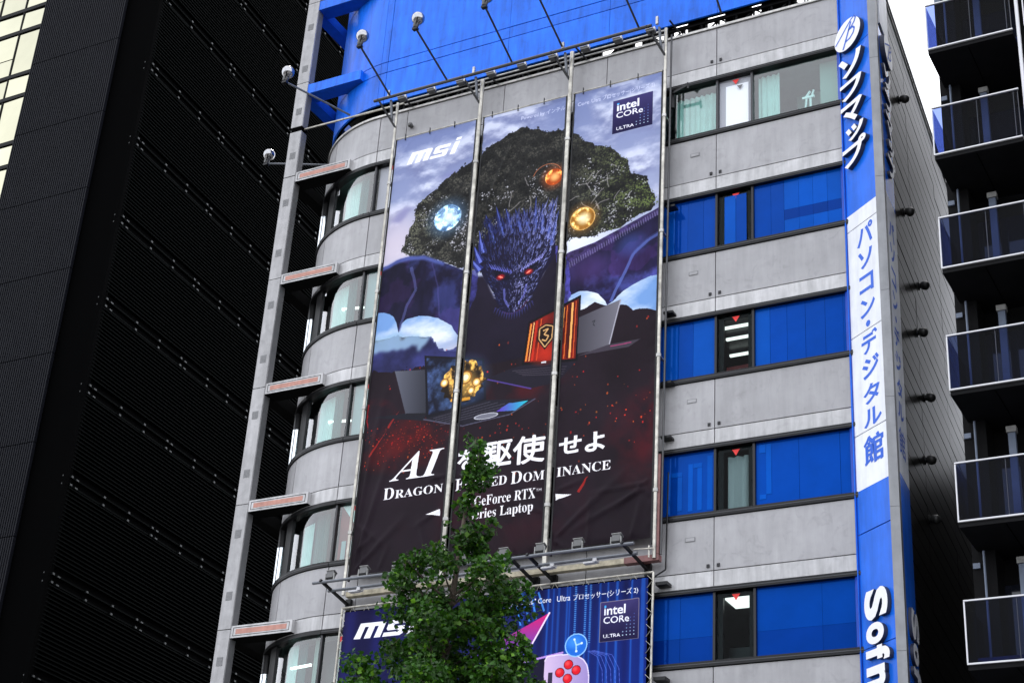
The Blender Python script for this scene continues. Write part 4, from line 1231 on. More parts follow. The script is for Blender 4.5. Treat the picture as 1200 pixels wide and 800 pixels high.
# lower storeys and ground floor, below the picture
MB().box(BX0, BX1 - .02, .0, .3, 0, 2.9).build('base_wall', MT['panel'], bld)
MB().arc(CX, CY, RC, RC - .2, 0, 96, 0, 5.5).build('base_wall', MT['panel'], bld, True)
MB().box(-28.79, -28.6, 4.0, 16, 0, 31).build('left_wall', MT['panel'], bld)
MB().box(-28.6, -11.4, 15.8, 16, 0, 31).build('back_wall', MT['panel'], bld)

# side wall on the right: long boards of dark stone
W0 = (-9.6, 0.0)
wall_len = 17.0
bw = MB()
bw.obox(W0, DS, DN, (0.0, wall_len), (-.3, -.03), 0, 31.6)
sw = bw.build('side_wall', MT['core'], bld)
zb = 31.58
ib = 0
while zb > 7.5:
    h_ = .452
    for s0, s1 in ((.02, 3.62), (3.64, 8.1), (8.12, wall_len)):
        j = rnd.uniform(-.004, .004)
        MB().obox(W0, DS, DN, (s0, s1), (-.03, .0 + j), zb - h_ + .032, zb).build('cladding_board', MT['clad'], sw)
    zb -= h_
    ib += 1
MB().obox(W0, DS, DN, (-.02, wall_len), (-.3, .06), 31.6, 31.72).build('roof_edge', MT['coping'], sw)
MB().obox(W0, DS, DN, (-.02, wall_len), (.0, .03), 31.50, 31.598).build('roof_edge', MT['steel'], sw)
MB().obox(W0, DS, DN, (.05, 1.15), (.005, .05), 29.9, 31.45).build('bare_sign_panel', MT['signwhite'], sw)

# vents that stick out of the side wall
for i, (s, z, lab) in enumerate(((2.65, 29.2, 'black hooded wall vent highest on the dark side wall, just under the roof edge'),
                                 (2.45, 25.45, 'black hooded wall vent beside the top of the white part of the blue corner sign'),
                                 (4.25, 24.2, 'black hooded wall vent set further back, second row from the top of the side wall'),
                                 (3.5, 22.4, 'black hooded wall vent halfway up the dark side wall, nearest to the white sign face'),
                                 (4.1, 20.8, 'black hooded wall vent level with the fourth balcony, set further back on the wall'),
                                 (3.63, 18.85, 'black hooded wall vent level with the last printed character of the corner sign'),
                                 (3.75, 17.3, 'black hooded wall vent lowest on the dark side wall'))):
    base = Vector((W0[0] + DS[0] * s, W0[1] + DS[1] * s, z))
    nn = Vector((DN[0], DN[1], 0))
    t = thing('wall_vent', base, lab, 'vent', 'vents on the side wall')
    MB().lathe(base, nn, [(0.002, .12), (.03, .12), (.031, .075), (.15, .075)], 12).build('duct', MT['black'], t, True)
    MB().lathe(base + nn * .15, nn + Vector((0, 0, -.5)), [(-.10, .08), (.0, .125), (.08, .115), (.13, .07), (.15, .01)], 12).build('hood', MT['coping'], t, True)

# square column in front of the round corner with its beams
colm = MB()
CX0, CX1, CYF, CYB = -28.62, -28.19, -.06, .24
zj = [42.0, 38.0, 36.6, 33.28, 31.59]
cseg = [(31.60, 33.3), (33.312, 36.55), (36.562, 45.0)]
lower = [29.72 - 3.66 * i for i in range(9)]
cseg += [(29.73, 31.42)] + [(max(0, b), a - .012) for a, b in zip([29.72 + .0] + lower[1:], lower[1:] + [0])]
cm = None
for a, b in cseg:
    lo, hi = min(a, b), max(a, b)
    if hi - lo < .2: continue
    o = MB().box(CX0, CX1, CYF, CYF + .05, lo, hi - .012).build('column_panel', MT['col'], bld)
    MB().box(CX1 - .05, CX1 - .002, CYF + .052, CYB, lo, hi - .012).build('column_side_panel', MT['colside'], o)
colm.box(CX0 + .02, CX1 - .06, CYF + .05, CYB, 0, 45)
colm.box(CX0 + .02, CX1 - .02, CYF + .02, CYB, 31.42, 31.6)
cobj = colm.build('corner_column', MT['core'], bld)
for z in [35.55, 33.87, 32.19, 30.5, 28.76, 26.96, 25.15, 23.34, 21.51, 19.68, 17.85, 16.03, 14.18, 12.3]:
    v = MB()
    for i in range(6):
        v.box(-28.50, -28.30, CYF - .008, CYF, z - .12 + i * .04, z - .12 + i * .04 + .028)
    v.box(-28.505, -28.295, CYF - .004, CYF, z - .125, z + .125)
    v.build('vent_grille', MT['vent'], cobj)

def beam(z0, z1, mface, munder, inset):
    f = MB().box(CX1, -26.17, -.03, .50, z0, z1).build('beam', mface, bld)
    if inset:
        for (a, b, c, d) in ((-28.11, -26.25, z0 + .05, z0 + .065), (-28.11, -26.25, z1 - .065, z1 - .05)):
            MB().box(a, b, -.034, -.03, c, d).build('beam_groove', MT['core'], f)
        for x in (-28.11, -26.265):
            MB().box(x, x + .015, -.034, -.03, z0 + .066, z1 - .066).build('beam_groove', MT['core'], f)
        MB().box(-28.02, -26.34, -.036, -.03, z0 + .10, z1 - .10).build('inset_panel', MT['pink'], f)
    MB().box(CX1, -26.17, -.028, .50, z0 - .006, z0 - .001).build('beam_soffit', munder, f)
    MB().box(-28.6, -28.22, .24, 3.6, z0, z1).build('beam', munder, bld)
for k in range(6):
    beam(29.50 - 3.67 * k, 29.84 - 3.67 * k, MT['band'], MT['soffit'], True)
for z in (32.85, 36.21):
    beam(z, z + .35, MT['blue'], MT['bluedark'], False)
# ------------------------------------------------------------------ blue hoarding on the roof
hb = thing('rooftop_hoarding', (-19, .2, 31.6), 'bright blue sheet metal hoarding curving round the roof above the grey facade', 'hoarding')
xb = [-25.2, -20.86, -17.5, -14.14, -9.7]
zbk = [(31.66, 32.83), (32.86, 33.235), (33.265, 36.2), (36.23, 36.56), (36.59, 39.9), (39.93, 43.5)]
for za, zc in zbk:
    for i in range(len(xb) - 1):
        j = rnd.uniform(-.004, .004)
        MB().box(xb[i] + .006, xb[i + 1] - .006, .02 + j, .08, za, zc).build('sheet_panel', MT['blue'], hb)
    for a0, a1 in ((0.2, 3.9), (4.1, 36), (36.2, 66), (66.2, 100)):
        MB().arc(CX, CY, RC - .02, RC - .08, a0, a1, za, zc, 2.0).build('curved_sheet_panel', MT['blue'], hb, True)
bk = MB().box(-25.2, -9.75, .08, .14, 31.64, 43.5)
bk.arc(CX, CY, RC - .081, RC - .15, 0, 100, 31.64, 43.5)
bk.build('backing_sheet', MT['core'], hb)
# dark lattice carrying the sheets, seen in the slot above the parapet
tr = MB()
for y in (.25, .9):
    tr.bar((-25.2, y, 31.62), (-9.8, y, 31.62), .08, .10)
    tr.bar((-25.2, y, 31.22), (-9.8, y, 31.22), .08, .10)
x = -25.1
i = 0
while x < -9.9:
    tr.bar((x, .25, 31.2), (x, .25, 31.66), .05, .05)
    tr.bar((x, .9, 31.2), (x + .5, .25, 31.66), .04, .04)
    tr.bar((x, .3, 31.66 if i % 2 else 31.2), (x + .52, .3, 31.2 if i % 2 else 31.66), .04, .04)
    x += .52
    i += 1
tr.build('lattice', MT['black'], hb)
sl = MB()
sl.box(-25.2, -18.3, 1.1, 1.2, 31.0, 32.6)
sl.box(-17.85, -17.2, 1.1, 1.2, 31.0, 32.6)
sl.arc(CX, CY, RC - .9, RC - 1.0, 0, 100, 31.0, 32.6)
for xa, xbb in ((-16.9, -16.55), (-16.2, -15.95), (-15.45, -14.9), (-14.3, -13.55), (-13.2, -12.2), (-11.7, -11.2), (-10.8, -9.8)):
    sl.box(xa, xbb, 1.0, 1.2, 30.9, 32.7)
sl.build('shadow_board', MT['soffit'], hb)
# tie bar between column and parapet
MB().tube((-28.19, .1, 31.55), (-24.4, -.02, 31.42), .035, 6).build('tie_bar', MT['pole'], hb)
# ------------------------------------------------------------------ banners
UP = paint_upper()
LO = paint_lower()
PM_UP = print_material('printed_dragon_banner', UP.image('upper_print'))
PM_LO = print_material('printed_blue_banner', LO.image('lower_print'))

def sheet(name, m, K, x0, x1, z0, z1, y, parent, folds, nx=44, nz=150, amp=.012, seed=0):
    g = np.random.RandomState(seed)
    us = np.linspace(0, 1, nx + 1); vs_ = np.linspace(0, 1, nz + 1)
    U, V = np.meshgrid(us, vs_)
    X = x0 + (x1 - x0) * U; Z = z0 + (z1 - z0) * V
    D = np.zeros_like(X)
    for _ in range(7):                                   # slow billows
        fx, fz = g.uniform(.5, 2.2), g.uniform(.3, 1.2)
        D += amp * .6 * np.sin(fx * X + fz * Z + g.uniform(0, 6))
    for (xa, za, xb, zb_, wd, a) in folds:               # tension folds from tied points
        L = math.hypot(xb - xa, zb_ - za)
        t = np.clip(((X - xa) * (xb - xa) + (Z - za) * (zb_ - za)) / L ** 2, 0, 1)
        d = np.hypot(X - (xa + t * (xb - xa)), Z - (za + t * (zb_ - za)))
        w_ = wd * (0.35 + t)
        D += a * np.exp(-(d / w_) ** 2) * (1 - t) ** .6 * np.clip(t * 8, 0, 1)
    ed = np.minimum(np.minimum(U, 1 - U) * (x1 - x0), np.minimum(V, 1 - V) * (z1 - z0))
    D *= np.clip(ed / .12, 0, 1)
    for sgn, xe in ((1, x0), (-1, x1)):                  # puckers at the lacing down both edges
        de = (X - xe) * sgn
        D += .010 * np.exp(-(de / .10) ** 2) * np.sin(Z * 2 * math.pi / .46 + xe) * np.clip(de / .03, 0, 1)
    Y = y - D
    n = nx + 1
    co = np.stack([X, Y, Z], -1).reshape(-1, 3)
    i = np.arange(nz)[:, None] * n + np.arange(nx)[None, :]
    f = np.stack([i, i + 1, i + n + 1, i + n], -1).reshape(-1, 4)
    me = bpy.data.meshes.new(name)
    me.from_pydata(co.tolist(), [], f.tolist())
    uvl = me.uv_layers.new(name='print')
    li = np.zeros(len(me.loops), np.int32)
    me.loops.foreach_get('vertex_index', li)
    uv = np.stack([(co[:, 0] - K.x0) / (K.x1 - K.x0), (co[:, 2] - K.z0) / (K.z1 - K.z0)], -1)[li]
    uvl.data.foreach_set('uv', uv.astype(np.float32).ravel())
    me.materials.append(m)
    me.polygons.foreach_set('use_smooth', [True] * len(me.polygons))
    o = bpy.data.objects.new(name, me)
    col.objects.link(o)
    o.parent = parent
    o.matrix_parent_inverse = parent.matrix_basis.inverted()
    return o

YB = -.36
ub = thing('dragon_banner', (-19.9, YB, 16), 'tall three strip banner with a spiky dragon, dark tree and laptops on grey building', 'banner', None)
strips = [(-24.26, -21.50), (-21.29, -18.55), (-18.34, -15.62)]
for q, (a, b) in enumerate(strips):
    fl = []
    g = random.Random(40 + q)
    for _ in range(5):
        xx = g.choice([a, b]); sx = 1 if xx == a else -1
        zz = g.uniform(16.3, 18.6)
        fl.append((xx, zz, xx + sx * g.uniform(.5, 1.3), zz + g.uniform(-.9, .8), .07, g.uniform(.03, .06)))
    for _ in range(4):
        xx = g.uniform(a, b); fl.append((xx, 16.06, xx + g.uniform(-.6, .6), 16.06 + g.uniform(.6, 1.6), .07, g.uniform(.03, .055)))
    for _ in range(3):
        xx = g.uniform(a + .3, b - .1); fl.append((xx, 29.76, xx + g.uniform(-.5, -.1), 29.76 - g.uniform(.5, 1.1), .05, g.uniform(.012, .025)))
    if q == 1:
        fl += [(-21.2, 26.0, -20.2, 28.8, .06, .07), (-21.25, 24.5, -20.7, 27.6, .05, .05)]
    if q == 2:
        fl += [(-15.7, 17.4, -18.0, 16.4, .08, .06), (-18.3, 16.3, -16.2, 18.0, .10, .06), (-15.7, 17.5, -17.3, 17.4, .05, .05)]
    if q == 0:
        fl += [(-24.2, 16.2, -23.3, 19.5, .10, .07), (-24.22, 17.2, -23.7, 21.5, .09, .06), (-24.2, 16.1, -22.6, 17.6, .1, .05)]
    sheet('banner_strip', PM_UP, UP, a, b, 16.05, 29.79, YB, ub, fl, 56, 240, seed=q)
# frame: poles, rails, back bars
for x, r_, z0, z1 in ((-24.35, .045, 15.5, 31.15), (-21.395, .066, 15.55, 31.15), (-18.445, .068, 15.55, 31.28), (-15.50, .05, 15.5, 31.22)):
    p = MB().tube((x, YB - .05, z0), (x, YB - .05, z1), r_, 10).build('pole', MT['pole'], ub, True)
    z = 17.2
    while z < 30.8:
        MB().tube((x, YB - .05, z), (x, YB - .05, z + .09), r_ + .018, 10).box(x - .03, x + .03, YB - .05, -.02, z + .02, z + .07).build('pole_clamp', MT['steel'], p)
        z += 3.67
MB().tube((-15.36, YB + .02, 15.6), (-15.36, YB + .02, 31.0), .03, 8).build('pole', MT['tube'], ub, True)
for x in (-21.52, -21.27, -18.57, -18.32, -15.60, -24.28):
    MB().box(x - .022, x + .022, YB - .01, YB + .05, 15.9, 29.85).build('edge_rail', MT['black'], ub)
for a, b in strips:
    MB().tube((a - .02, YB - .01, 29.82), (b + .02, YB - .01, 29.82), .022, 6).build('top_rail', MT['pole'], ub, True)
    tk = MB()
    x = a + .3
    while x < b:
        tk.box(x - .008, x + .008, YB - .04, YB, 29.72, 29.93)
        x += .85
    tk.build('tie_strap', MT['frame'], ub)['kind'] = 'stuff'
bb = MB().box(-24.3, -15.42, YB - .02, YB + .16, 15.47, 15.60)
bb.build('bottom_beam', MT['cream'], ub)
MB().box(-16.3, -15.40, YB - .028, YB + .17, 15.46, 15.61).build('beam_end_cover', MT['rust'], ub)
MB().box(-15.47, -15.40, YB - .03, YB + .1, 15.62, 18.2).build('corner_post', MT['rust'], ub)
MB().tube((-15.33, -.10, 15.3), (-15.30, -.12, 17.8), .02, 6).tube((-15.33, -.10, 15.3), (-15.6, -.2, 15.1), .02, 6).build('cable', MT['black'], ub)
for i, (xx, zz) in enumerate(((-15.36, 25.4), (-15.36, 22.2), (-15.36, 20.2), (-15.36, 18.7))):
    MB().box(xx - .1, xx + .16, -.28, -.02, zz - .03, zz + .03).build('wall_bracket', MT['black'], ub)
MB().bar((-15.35, -.25, 29.05), (-14.85, -.35, 29.12), .06, .07).bar((-15.35, -.2, 28.6), (-15.35, -.2, 29.1), .08, .08).bar((-14.85, -.35, 29.2), (-14.83, -.38, 28.98), .05, .05).build('clamp_arm', MT['black'], ub)
MB().lathe((-24.02, -.02, 30.45), (0, -1, 0), [(0, .06), (.10, .085), (.16, .05)], 10).build('junction_box', MT['lampbody'], ub, True)

lb = thing('handheld_console_banner', (-19.9, YB, 9), 'blue banner laced in a tube frame below the dragon banner, partly behind the tree', 'banner')
sheet('banner_strip', PM_LO, LO, -24.27, -15.66, 9.0, 15.05, YB, lb, [(-24.2, 14.9, -23.5, 13.2, .12, .03), (-15.7, 14.9, -16.6, 13.6, .1, .03)], 120, 90, .016, 9)
MB().tube((-24.36, YB, 9), (-24.36, YB, 15.17), .03, 8).tube((-24.36, YB, 15.17), (-15.53, YB, 15.17), .03, 8).tube((-15.53, YB, 15.17), (-15.53, YB, 9), .03, 8).build('tube_frame', MT['pole'], lb, True)
MB().box(-24.3, -15.6, YB + .05, YB + .08, 9, 15.1).build('backing_board', MT['core'], lb)
lc = MB()
z = 9.2
while z < 15.1:
    for xe, xs in ((-15.53, -15.68), (-24.36, -24.24)):
        lc.tube((xs, YB - .01, z), (xe, YB - .035, z + .16), .009, 5)
        lc.tube((xe, YB - .035, z + .16), (xs, YB - .01, z + .30), .006, 4)
    z += .40
x = -24.1
while x < -15.7:
    lc.tube((x, YB - .01, 15.04), (x + .08, YB - .035, 15.17), .008, 5)
    lc.tube((x + .08, YB - .035, 15.17), (x + .16, YB - .01, 15.04), .008, 5)
    x += .42
lc.build('lacing', MT['pole'], lb)['kind'] = 'stuff'
for z in (14.9, 12.6):
    MB().box(-15.5, -15.2, -.3, -.02, z - .04, z + .04).build('wall_bracket', MT['black'], lb)
# ------------------------------------------------------------------ corner sign
PL = (-10.64, 0.0); PR = (-9.62, -.75)
FW = math.hypot(PR[0] - PL[0], PR[1] - PL[1])
FD = ((PR[0] - PL[0]) / FW, (PR[1] - PL[1]) / FW)            # along the front face, left to right
FN = (FD[1], -FD[0])                                         # outward
sg = thing('corner_sign', (-10, -.4, 9), 'tall blue and white two faced shop sign on the right corner of the building', 'shop sign')
SB, ST = 6.0, 31.3
def fbox(u0, u1, n0, n1, z0, z1): return MB().obox(PL, FD, FN, (u0, u1), (n0, n1), z0, z1)
fseg = [(SB, 9.4, 'signblue'), (9.41, 12.9, 'signblue'), (12.92, 15.59, 'signblue'), (15.617, 16.655, 'signblue'), (16.658, 18.03, 'signwhite'), (18.055, 20.61, 'signwhite'), (20.635, 23.59, 'signwhite'), (23.615, 24.06, 'signwhite'), (24.063, 26.99, 'signblue'), (27.01, 28.99, 'signblue'), (29.01, 31.0, 'signblue')]
for a, b, m in fseg:
    fbox(.03, 1.235, -.06, 0, a, b).build('front_panel', MT[m], sg)
core_ = MB().add([(PL[0], PL[1], SB), (PR[0], PR[1], SB), (-9.45, -.72, SB), (-9.6, .75, SB), (-10.6, .8, SB),
                  (PL[0], PL[1], ST), (PR[0], PR[1], ST), (-9.45, -.72, ST), (-9.6, .75, ST), (-10.6, .8, ST)],
                 [(4, 3, 2, 1, 0), (5, 6, 7, 8, 9), (0, 1, 6, 5), (1, 2, 7, 6), (2, 3, 8, 7), (3, 4, 9, 8), (4, 0, 5, 9)])
# shrink the core a little behind the panels
core_.v = [(-10.1 + (x + 10.1) * .84, -.05 + (y + .05) * .84, z) for x, y, z in core_.v]
core_.build('sign_body', MT['core'], sg)
fbox(-.12, .025, -.10, .03, SB, ST).build('left_frame', MT['signdark'], sg)
fbox(.0, .024, .031, .05, SB, ST).build('frame_lip', MT['signblue'], sg)
fbox(-.12, 1.25, -.10, .02, 31.005, ST).build('top_frame', MT['signdark'], sg)
T1 = (PR[0], PR[1])
td = (0.17, 0.03)
L_ = math.hypot(*td)
tdn = (td[0] / L_, td[1] / L_)
tz = [SB, 12.6, 15.9, 18.6, 21.4, 24.6, 28.2, 31.35]
for i in range(len(tz) - 1):
    t = MB().obox(T1, tdn, (tdn[1], -tdn[0]), (-.03, L_), (-.08, .02), tz[i] + .008, tz[i + 1]).build('corner_trim', MT['trim'], sg)
    MB().obox((T1[0] + td[0], T1[1] + td[1]), DS, DN, (-.02, .21), (-.06, .012), tz[i] + .008, tz[i + 1]).build('corner_trim', MT['trim'], sg)
P2 = (T1[0] + td[0], T1[1] + td[1])
def sbox(s0, s1, n0, n1, z0, z1): return MB().obox(P2, DS, DN, (s0, s1), (n0, n1), z0, z1)
for a, b, m in [(SB, 12.5, 'signblue'), (12.51, 16.86, 'signblue'), (16.865, 20.6, 'signwhite'), (20.61, 24.35, 'signwhite'), (24.355, 27.2, 'signblue'), (27.21, 29.45, 'signblue')]:
    sbox(.22, 1.46, -.1, -.004, a, b).build('side_panel', MT[m], sg)
MB().obox((PL[0], PL[1]), (1, 0), (0, -1), (-.3, .3), (.0, .12), 31.2, 31.35).build('top_bracket', MT['cream'], sg)

def place_letter(ch, origin, ax, nrm, u0, u1, z0, z1, depth, name, mats, parent, offset=.03, rot=False, n0=0.0, res=3):
    """a letter of the default font fitted to a rectangle of an upright face; depth > 0 gives a raised letter"""
    me = text_mesh(ch, offset=offset, extrude=(.5 if depth else 0), res=res)
    v = np.array([p.co[:] for p in me.vertices])
    if rot:
        v = np.stack([v[:, 1], -v[:, 0], v[:, 2]], -1)
    mn, mx = v.min(0), v.max(0)
    a = (v - mn) / np.maximum(mx - mn, 1e-6)
    U = u0 + a[:, 0] * (u1 - u0); Z = z0 + a[:, 1] * (z1 - z0)
    N = n0 + (a[:, 2] * depth if depth else 0 * U)
    co = np.stack([origin[0] + ax[0] * U + nrm[0] * N, origin[1] + ax[1] * U + nrm[1] * N, Z], -1)
    me.vertices.foreach_set('co', co.astype(np.float32).ravel())
    me.materials.clear()
    for m in mats: me.materials.append(m)
    if depth:
        for p in me.polygons:
            vs = a[list(p.vertices), 2]
            p.material_index = 0 if vs.min() > .99 else 1
    me.update()
    me.name = name
    o = bpy.data.objects.new(name, me)
    col.objects.link(o)
    o.parent = parent
    o.matrix_parent_inverse = parent.matrix_basis.inverted()
    return o

big = [('ソ', .05, 1.0, 28.07, 28.72), ('フ', .09, .98, 27.37, 27.93), ('マ', .09, .96, 26.60, 27.24), ('ッ', .26, .98, 26.06, 26.50), ('プ', .10, 1.04, 25.32, 26.02)]
LM = [MT['white'], MT['letside']]
for ch, a, b, c, d in big:
    place_letter(ch, PL, FD, FN, a + .02, b + .06, c, d, .13, 'raised_letter', LM, sg, .035, n0=.005)
    place_letter(ch, P2, DS, DN, .26 + (a + .1) * .95, .26 + (b + .1) * .95, c - .36, d - .36, .075, 'raised_letter', LM, sg, .035, n0=.0)
small = [('パ', .40, 1.04, 22.95, 23.53), ('ソ', .42, .99, 22.30, 22.80), ('コ', .43, .99, 21.62, 22.12), ('ン', .43, 1.01, 20.97, 21.47), ('デ', .42, 1.04, 19.98, 20.56),
         ('ジ', .41, 1.07, 19.34, 19.88), ('タ', .42, 1.05, 18.68, 19.18), ('ル', .40, 1.08, 18.10, 18.55), ('館', .38, 1.08, 17.17, 17.88)]
for ch, a, b, c, d in small:
    of = .006 if ch == '館' else .028
    place_letter(ch, PL, FD, FN, a, b, c, d, 0, 'printed_letter', [MT['signtext']], sg, of, n0=.004)
    place_letter(ch, P2, DS, DN, a + .06, b + .06, c + .24, d + .24, 0, 'printed_letter', [MT['signtext']], sg, of, n0=.0)
    if ch == '館':
        for e, q in ((.022, .006), (-.022, .008)):
            place_letter(ch, PL, FD, FN, a + e, b + e, c + e * .4, d + e * .4, 0, 'printed_letter', [MT['signtext']], sg, of, n0=q)
for o_, ax, nn, u, z, n0 in ((PL, FD, FN, .71, 20.77, .004), (P2, DS, DN, .78, 21.0, .0)):
    MB().add([(o_[0] + ax[0] * (u + .085 * math.cos(t * .524)) + nn[0] * n0, o_[1] + ax[1] * (u + .085 * math.cos(t * .524)) + nn[1] * n0, z + .085 * math.sin(t * .524)) for t in range(12)], [tuple(range(12))]).build('printed_dot', MT['signtext'], sg)
roman = [('S', .30, 1.13, 13.45, 14.14), ('o', .33, .96, 12.90, 13.38), ('f', .30, 1.13, 12.50, 12.85), ('m', .30, .95, 11.62, 12.42), ('a', .30, .95, 10.95, 11.52), ('p', .05, .95, 10.3, 10.85)]
for ch, a, b, c, d in roman:
    place_letter(ch, PL, FD, FN, a, b, c, d, .11, 'raised_letter', LM, sg, .045, True, .005, 5)
    place_letter(ch, P2, DS, DN, a + .12, b + .12, c - .40, d - .40, .075, 'raised_letter', LM, sg, .045, True, .0, 5)

def ellipse_badge(o_, ax, nn, uc, zc, ru, rz, n0):
    def pt(u, z, n): return (o_[0] + ax[0] * u + nn[0] * n, o_[1] + ax[1] * u + nn[1] * n, z)
    N = 36
    vs, fs = [], []
    sh = .10
    for n in (n0, n0 + .13):
        for i in range(N):
            t = 2 * math.pi * i / N
            u = uc + ru * math.cos(t); z = zc + rz * math.sin(t)
            vs.append(pt(u, z, n))
    for i in range(N):
        fs.append((i, (i + 1) % N, N + (i + 1) % N, N + i))
    MB().add(vs, fs).build('badge_rim', MT['letside'], sg)
    bd = MB().add(vs[N:], [tuple(range(N))]).build('badge_disc', MT['white'], sg)
    st = MB()
    n1 = n0 + .136
    def stroke(pts, wd):
        for (ua, za), (ub_, zb_) in zip(pts[:-1], pts[1:]):
            L = math.hypot(ub_ - ua, zb_ - za)
            du, dz = (ub_ - ua) / L, (zb_ - za) / L
            q = [(ua - du * wd * .3 - dz * wd / 2, za - dz * wd * .3 + du * wd / 2), (ub_ + du * wd * .3 - dz * wd / 2, zb_ + dz * wd * .3 + du * wd / 2),
                 (ub_ + du * wd * .3 + dz * wd / 2, zb_ + dz * wd * .3 - du * wd / 2), (ua - du * wd * .3 + dz * wd / 2, za - dz * wd * .3 - du * wd / 2)]
            st.add([pt(uc + u * ru, zc + z * rz, n1) for u, z in q], [(0, 1, 2, 3)])
            st.v[-4:] = [tuple(p) for p in st.v[-4:]]
    stroke([(-.9, -.15), (-.45, .2), (.0, .55), (.35, .80), (.60, .86)], .09)
    stroke([(.60, .86), (.68, .70), (.56, .46), (.36, .30), (.14, .20)], .10)
    stroke([(.14, .20), (.44, .20), (.56, .02), (.46, -.24), (.20, -.42), (-.10, -.44)], .10)
    stroke([(.30, .62), (.10, .15), (-.12, -.35), (-.34, -.82)], .11)
    st.build('badge_letter', MT['signtext'], bd)
ellipse_badge(PL, FD, FN, .50, 29.42, .56, .46, .0)
ellipse_badge(P2, DS, DN, .88, 28.95, .54, .44, .0)
# ------------------------------------------------------------------ light racks and lamps
def lamp_head(base, aim, parent):
    b = Vector(base); a = Vector(aim).normalized()
    MB().lathe(b - a * .12, a, [(0, .06), (.04, .085), (.13, .09), (.15, .075)], 12).build('lamp_neck', MT['lampbody'], parent, True)
    MB().lathe(b + a * .03, a, [(0, .08), (.05, .14), (.13, .185), (.21, .195), (.29, .175), (.35, .12), (.38, .03)], 18).build('lamp_globe', MT['chrome'], parent, True)
    side = a.cross(Vector((0, 0, 1))).normalized()
    y = MB()
    for sgn in (-1, 1):
        y.bar(b - a * .16 + side * .02 * sgn, b + side * .11 * sgn, .03, .02)
        y.bar(b + side * .11 * sgn, b + a * .12 + side * .20 * sgn, .03, .02)
    y.box(b.x - .09, b.x + .07, b.y - .06, b.y + .06, b.z - .20, b.z - .13)
    y.build('yoke', MT['black'], parent)

def arm_lamp(base, tip, label, lift=.16):
    t = thing('arm_floodlight', base, label, 'floodlight', 'globe floodlights on long arms along the roof edge')
    MB().tube(base, tip, .032, 8).build('arm', MT['tube'] if base[0] > -25.5 else MT['tubelt'], t, True)
    d = (Vector(tip) - Vector(base)).normalized()
    b = Vector(tip) + Vector((-.03, -.02, lift))
    lamp_head(b, (.15, .1, 1.0), t)
arm_lamp((-28.1, 1.45, 31.0), (-30.0, .72, 31.10), 'globe floodlight lowest at the far left, on a level arm from the round corner', .12)
arm_lamp((-26.3, -.15, 31.42), (-27.05, -2.50, 31.30), 'globe floodlight whose arm crosses in front of the grey column', .16)
arm_lamp((-24.45, -.75, 31.25), (-24.28, -2.70, 31.62), 'globe floodlight directly above the left pole of the dragon banner', .2)
arm_lamp((-22.45, -.75, 31.25), (-22.33, -2.75, 31.62), 'globe floodlight above the middle of the first banner strip', .2)
arm_lamp((-20.25, -.75, 31.25), (-20.05, -2.75, 31.68), 'globe floodlight touching the picture top above the second banner strip', .2)
arm_lamp((-18.6, -.75, 31.28), (-18.42, -2.75, 31.68), 'arm floodlight cut by the picture top above the second banner pole from the right', .2)
arm_lamp((-16.2, -.75, 31.25), (-15.95, -2.75, 31.4), 'arm floodlight cut by the picture top above the third banner strip', .3)
arm_lamp((-13.9, -.3, 31.35), (-13.62, -2.3, 31.75), 'arm floodlight at the picture top right of the banner, above the grey parapet', .3)

def small_flood(x, y, z, label, group, up_, name):
    t = thing(name, (x, y, z), label, 'floodlight', group)
    if up_:
        b = MB()
        vs = []
        for dx in (-.11, .11):
            vs += [(x + dx, y - .02, z + .06), (x + dx, y + .06, z + .01), (x + dx, y + .17, z + .19), (x + dx, y + .04, z + .26)]
        b.add(vs, [(0, 1, 2, 3), (7, 6, 5, 4), (0, 4, 5, 1), (1, 5, 6, 2), (2, 6, 7, 3), (3, 7, 4, 0)]).build('lamp_box', MT['lampbody'], t)
        MB().add([(x - .13, y + .02, z + .262), (x + .13, y + .02, z + .262), (x + .13, y + .175, z + .20), (x - .13, y + .175, z + .20),
                  (x - .13, y + .02, z + .275), (x + .13, y + .02, z + .275), (x + .13, y + .175, z + .213), (x - .13, y + .175, z + .213)],
                 [(3, 2, 1, 0), (4, 5, 6, 7), (0, 1, 5, 4), (1, 2, 6, 5), (2, 3, 7, 6), (3, 0, 4, 7)]).build('lamp_visor', MT['visor'], t)
        MB().box(x - .14, x - .12, y, y + .05, z, z + .18).box(x + .12, x + .14, y, y + .05, z, z + .18).box(x - .14, x + .14, y, y + .05, z - .02, z).build('bracket', MT['visor'], t)
    else:
        MB().box(x - .12, x + .12, y - .04, y + .14, z - .16, z - .09).build('lamp_box', MT['lampbody'], t)
        MB().box(x - .14, x + .10, y - .06, y + .16, z - .088, z - .075).build('lamp_visor', MT['steel'], t)
        MB().box(x + .10, x + .15, y - .03, y + .06, z - .13, z - .04).build('bracket', MT['railw'], t)

